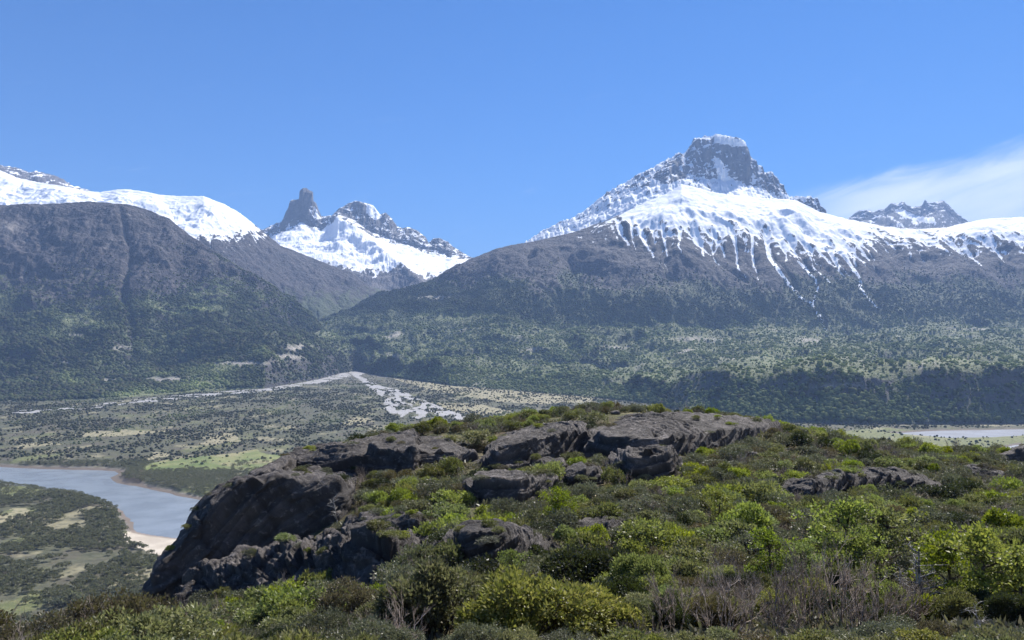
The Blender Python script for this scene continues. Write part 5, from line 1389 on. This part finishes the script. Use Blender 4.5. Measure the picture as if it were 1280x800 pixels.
# ------------------------------------------------------------------ names and descriptions of the plants
ROOTN = {'yellow': 'yellow_green_shrub', 'olive': 'olive_shrub', 'brown': 'brown_shrub', 'dark': 'dark_shrub', 'fresh': 'fresh_green_shrub', 'grey': 'grey_green_shrub', 'bare': 'bare_shrub', 'beech': 'beech_tree', 'snag': 'dead_tree'}
LOOK = {'yellow': ('yellow-green leafy shrub', 'yellow-green shrubs'), 'olive': ('olive green shrub', 'olive shrubs'), 'brown': ('low brownish shrub', 'brownish shrubs'), 'dark': ('dark green dense shrub', 'dark shrubs'),
        'fresh': ('bright green shrub', 'bright green shrubs'), 'grey': ('grey-green shrub', 'grey-green shrubs'), 'bare': ('leafless purplish twiggy shrub', 'leafless shrubs'), 'beech': ('small bright green tree', 'small green trees'), 'snag': ('bleached dead tree', 'dead trees')}
def zone(px, py, y):
    if y < 21:
        if px < 190: return 'in the front thicket above the river'
        if px < 420: return 'in the front thicket below the shaded cliff'
        if px < 600: return 'in the front thicket left of the smooth slab'
        if px < 800: return 'along the bottom edge below the smooth slab'
        if px < 1000: return 'in front of the leafless thicket'
        return 'in the lower right corner'
    if y < 34:
        if px < 520: return 'in the hollow below the broken jumble'
        if px < 800: return 'just in front of the smooth slab'
        if px < 1120: return 'in and around the leafless thicket'
        return 'around the pale dead snags'
    if px < 470: return 'on the rocks by the shaded cliff'
    if px < 600:
        return 'under the wide stepped ledges' if py < 610 else 'between stepped ledges and smooth slab'
    if px < 740:
        return 'on the crest around the domed hump' if py < 585 else ('beside the blocky ledge' if py < 640 else 'beside the smooth slab')
    if px < 880:
        return 'around the rounded rock bulge' if py < 620 else ('right of the sandy track' if py < 665 else 'below the flat rock pavement')
    if px < 985:
        return 'on the slope under the long slab' if py < 590 else ('left of the low right outcrop' if py < 640 else 'above the leafless thicket')
    if px < 1170:
        return 'behind the low right outcrop' if py < 598 else ('just below the low right outcrop' if py < 640 else 'between right outcrop and bare thicket')
    return 'near the right edge beside the pond rock' if py < 600 else ('on the right slope below the pond rock' if py < 660 else 'above the dead snags at the right')
ORD = ['leftmost', 'second from the left', 'third from the left', 'fourth from the left', 'fifth from the left', 'sixth from the left', 'seventh from the left', 'eighth from the left', 'ninth from the left']
groups = {}
for i, (px, py, s, k, o) in enumerate(PLANTS):
    yy = o.location.y
    groups.setdefault((k, zone(px, py, yy)), []).append((px, s, o))
for (k, zn), ls in groups.items():
    ls.sort(key=lambda t: t[0])
    one, many = LOOK[k]
    n_ = len(ls)
    picks = {}
    if n_ == 1: picks[0] = 'lone %s %s' % (one, zn)
    elif n_ <= 9:
        for j in range(n_): picks[j] = '%s of the %s %s' % ('rightmost' if j == n_ - 1 else ORD[j], many, zn)
    picks = {j: (t if len(t.replace('-', '-').split()) <= 16 else t.replace(' of the ', ' ')) for j, t in picks.items()}
    for j, (px, s, o) in enumerate(ls):
        o.name = ROOTN[k]
        o['label'] = picks.get(j, 'one of the many %s %s' % (many, zn))
        o['category'] = 'tree' if k in ('beech', 'snag') else 'shrub'
        o['group'] = '%s %s' % (many, zn)
VZ = {}
for (px, py, o) in VTREE:
    if py > 690: zn = 'on the lowest near flats, just beyond the front thicket'
    elif py > 640: zn = 'on the near river flats left of the sand bar'
    elif px > 170: zn = 'on the far bank between the river and the meadow'
    else: zn = 'on the near bank along the bend of the river'
    VZ.setdefault(zn, []).append((px, o))
for zn, ls in VZ.items():
    for px, o in ls:
        o['label'] = 'grey-green valley tree, one of many ' + zn; o['category'] = 'tree'; o['group'] = 'valley trees ' + zn
# ------------------------------------------------------------------ sky, sun, air, camera
SUN_AZ, SUN_EL = rad(30), rad(47)          # azimuth clockwise from the view direction (+Y)
w = bpy.data.worlds.new('World'); scene.world = w; w.use_nodes = True
nt = w.node_tree; nt.nodes.clear(); g = N(nt)
sky = g.new('ShaderNodeTexSky', sky_type='NISHITA'); sky.sun_disc = False
sky.sun_elevation = SUN_EL; sky.sun_rotation = SUN_AZ; sky.altitude = 300; sky.air_density = 1.0; sky.dust_density = 0.1; sky.ozone_density = 3.0
d = g.new('ShaderNodeTexCoord').outputs['Generated']
sep = g.new('ShaderNodeSeparateXYZ'); g.put(sep.inputs[0], d)
az = g.math('ARCTAN2', sep.outputs[0], sep.outputs[1]); el = g.math('ARCSINE', sep.outputs[2])
cv = g.new('ShaderNodeCombineXYZ'); g.put(cv.inputs[0], g.math('MULTIPLY', az, 5.0)); g.put(cv.inputs[1], g.math('MULTIPLY_ADD', el, 26.0, g.math('MULTIPLY', az, -7.0)))
cn = g.noise(1.6, 8, 0.6, cv.outputs[0], 0.6)
# the high veil of cloud: upper edge climbs towards the right
edge = g.math('MULTIPLY_ADD', g.math('SUBTRACT', az, 0.36), 0.125, 0.194)
dd = g.math('ADD', g.math('SUBTRACT', edge, el), g.math('MULTIPLY', g.math('SUBTRACT', cn, 0.5), 0.035))
f1 = g.math('MULTIPLY', g.ramp(dd, -0.004, 0.022), g.ramp(az, 0.29, 0.43))
f1 = g.math('MULTIPLY', f1, g.math('MULTIPLY_ADD', cn, 0.8, 0.22))
# faint streaks
f2 = g.math('MULTIPLY', g.ramp(cn, 0.62, 0.8), g.ramp(el, 0.42, 0.16))
f2 = g.math('MULTIPLY', f2, 0.14)
f = g.math('MAXIMUM', f1, f2)
tn = g.new('ShaderNodeVectorMath', operation='MULTIPLY'); g.put(tn.inputs[0], sky.outputs[0]); tn.inputs[1].default_value = (0.24, 0.62, 1.06)
c = g.mix(f, tn.outputs[0], (12.5, 12.8, 13.6))
bg = g.new('ShaderNodeBackground'); g.put(bg.inputs[0], c); bg.inputs[1].default_value = 0.055
g.link(bg.outputs[0], g.new('ShaderNodeOutputWorld').inputs[0])

sl = bpy.data.lights.new('sun', 'SUN'); sl.energy = 5.0; sl.angle = rad(0.53); sl.color = (1.0, 0.955, 0.88)
so = bpy.data.objects.new('sun', sl); COL.objects.link(so)
sd = Vector((math.sin(SUN_AZ) * math.cos(SUN_EL), math.cos(SUN_AZ) * math.cos(SUN_EL), math.sin(SUN_EL)))
so.rotation_euler = sd.to_track_quat('Z', 'Y').to_euler()

# one box of even air round the camera and the whole scene
HAZE = 5.2e-5
m, nt, out = new_mat('haze'); g = N(nt)
pv = g.new('ShaderNodeVolumePrincipled'); pv.inputs['Color'].default_value = (0.38, 0.58, 1.0, 1); pv.inputs['Density'].default_value = HAZE
g.link(pv.outputs[0], out.inputs['Volume'])
hx0, hx1, hy0, hy1, hz0, hz1 = -70000, 85000, -2000, 42000, -60, 2750
hv = [(x, y, z) for z in (hz0, hz1) for y in (hy0, hy1) for x in (hx0, hx1)]
hq = [(0, 2, 3, 1), (4, 5, 7, 6), (0, 1, 5, 4), (2, 6, 7, 3), (0, 4, 6, 2), (1, 3, 7, 5)]
link('haze', mesh_np('haze', hv, hq, mat=m), 'thin blue air haze over the whole valley', 'haze', 'stuff')

cd = bpy.data.cameras.new('camera'); cd.sensor_width = 36; cd.lens = 36 * F / 1280; cd.clip_start = 0.2; cd.clip_end = 120000
co_ = bpy.data.objects.new('camera', cd); COL.objects.link(co_)
co_.location = (0, 0, CAMZ); co_.rotation_euler = (math.pi / 2 + PITCH, 0, 0)
scene.camera = co_
scene.render.engine = 'CYCLES'
scene.view_settings.view_transform = 'Standard'; scene.view_settings.look = 'None'
scene.view_settings.exposure = 1.1; scene.view_settings.gamma = 1.0
scene.cycles.use_denoising = True
try: scene.cycles.denoiser = 'OPENIMAGEDENOISE'
except Exception: pass
scene.cycles.max_bounces = 5; scene.cycles.diffuse_bounces = 3; scene.cycles.glossy_bounces = 2; scene.cycles.transmission_bounces = 3
scene.cycles.volume_bounces = 0; scene.cycles.transparent_max_bounces = 6
scene.cycles.use_adaptive_sampling = True; scene.cycles.adaptive_threshold = 0.02
scene.cycles.caustics_reflective = False; scene.cycles.caustics_refractive = False
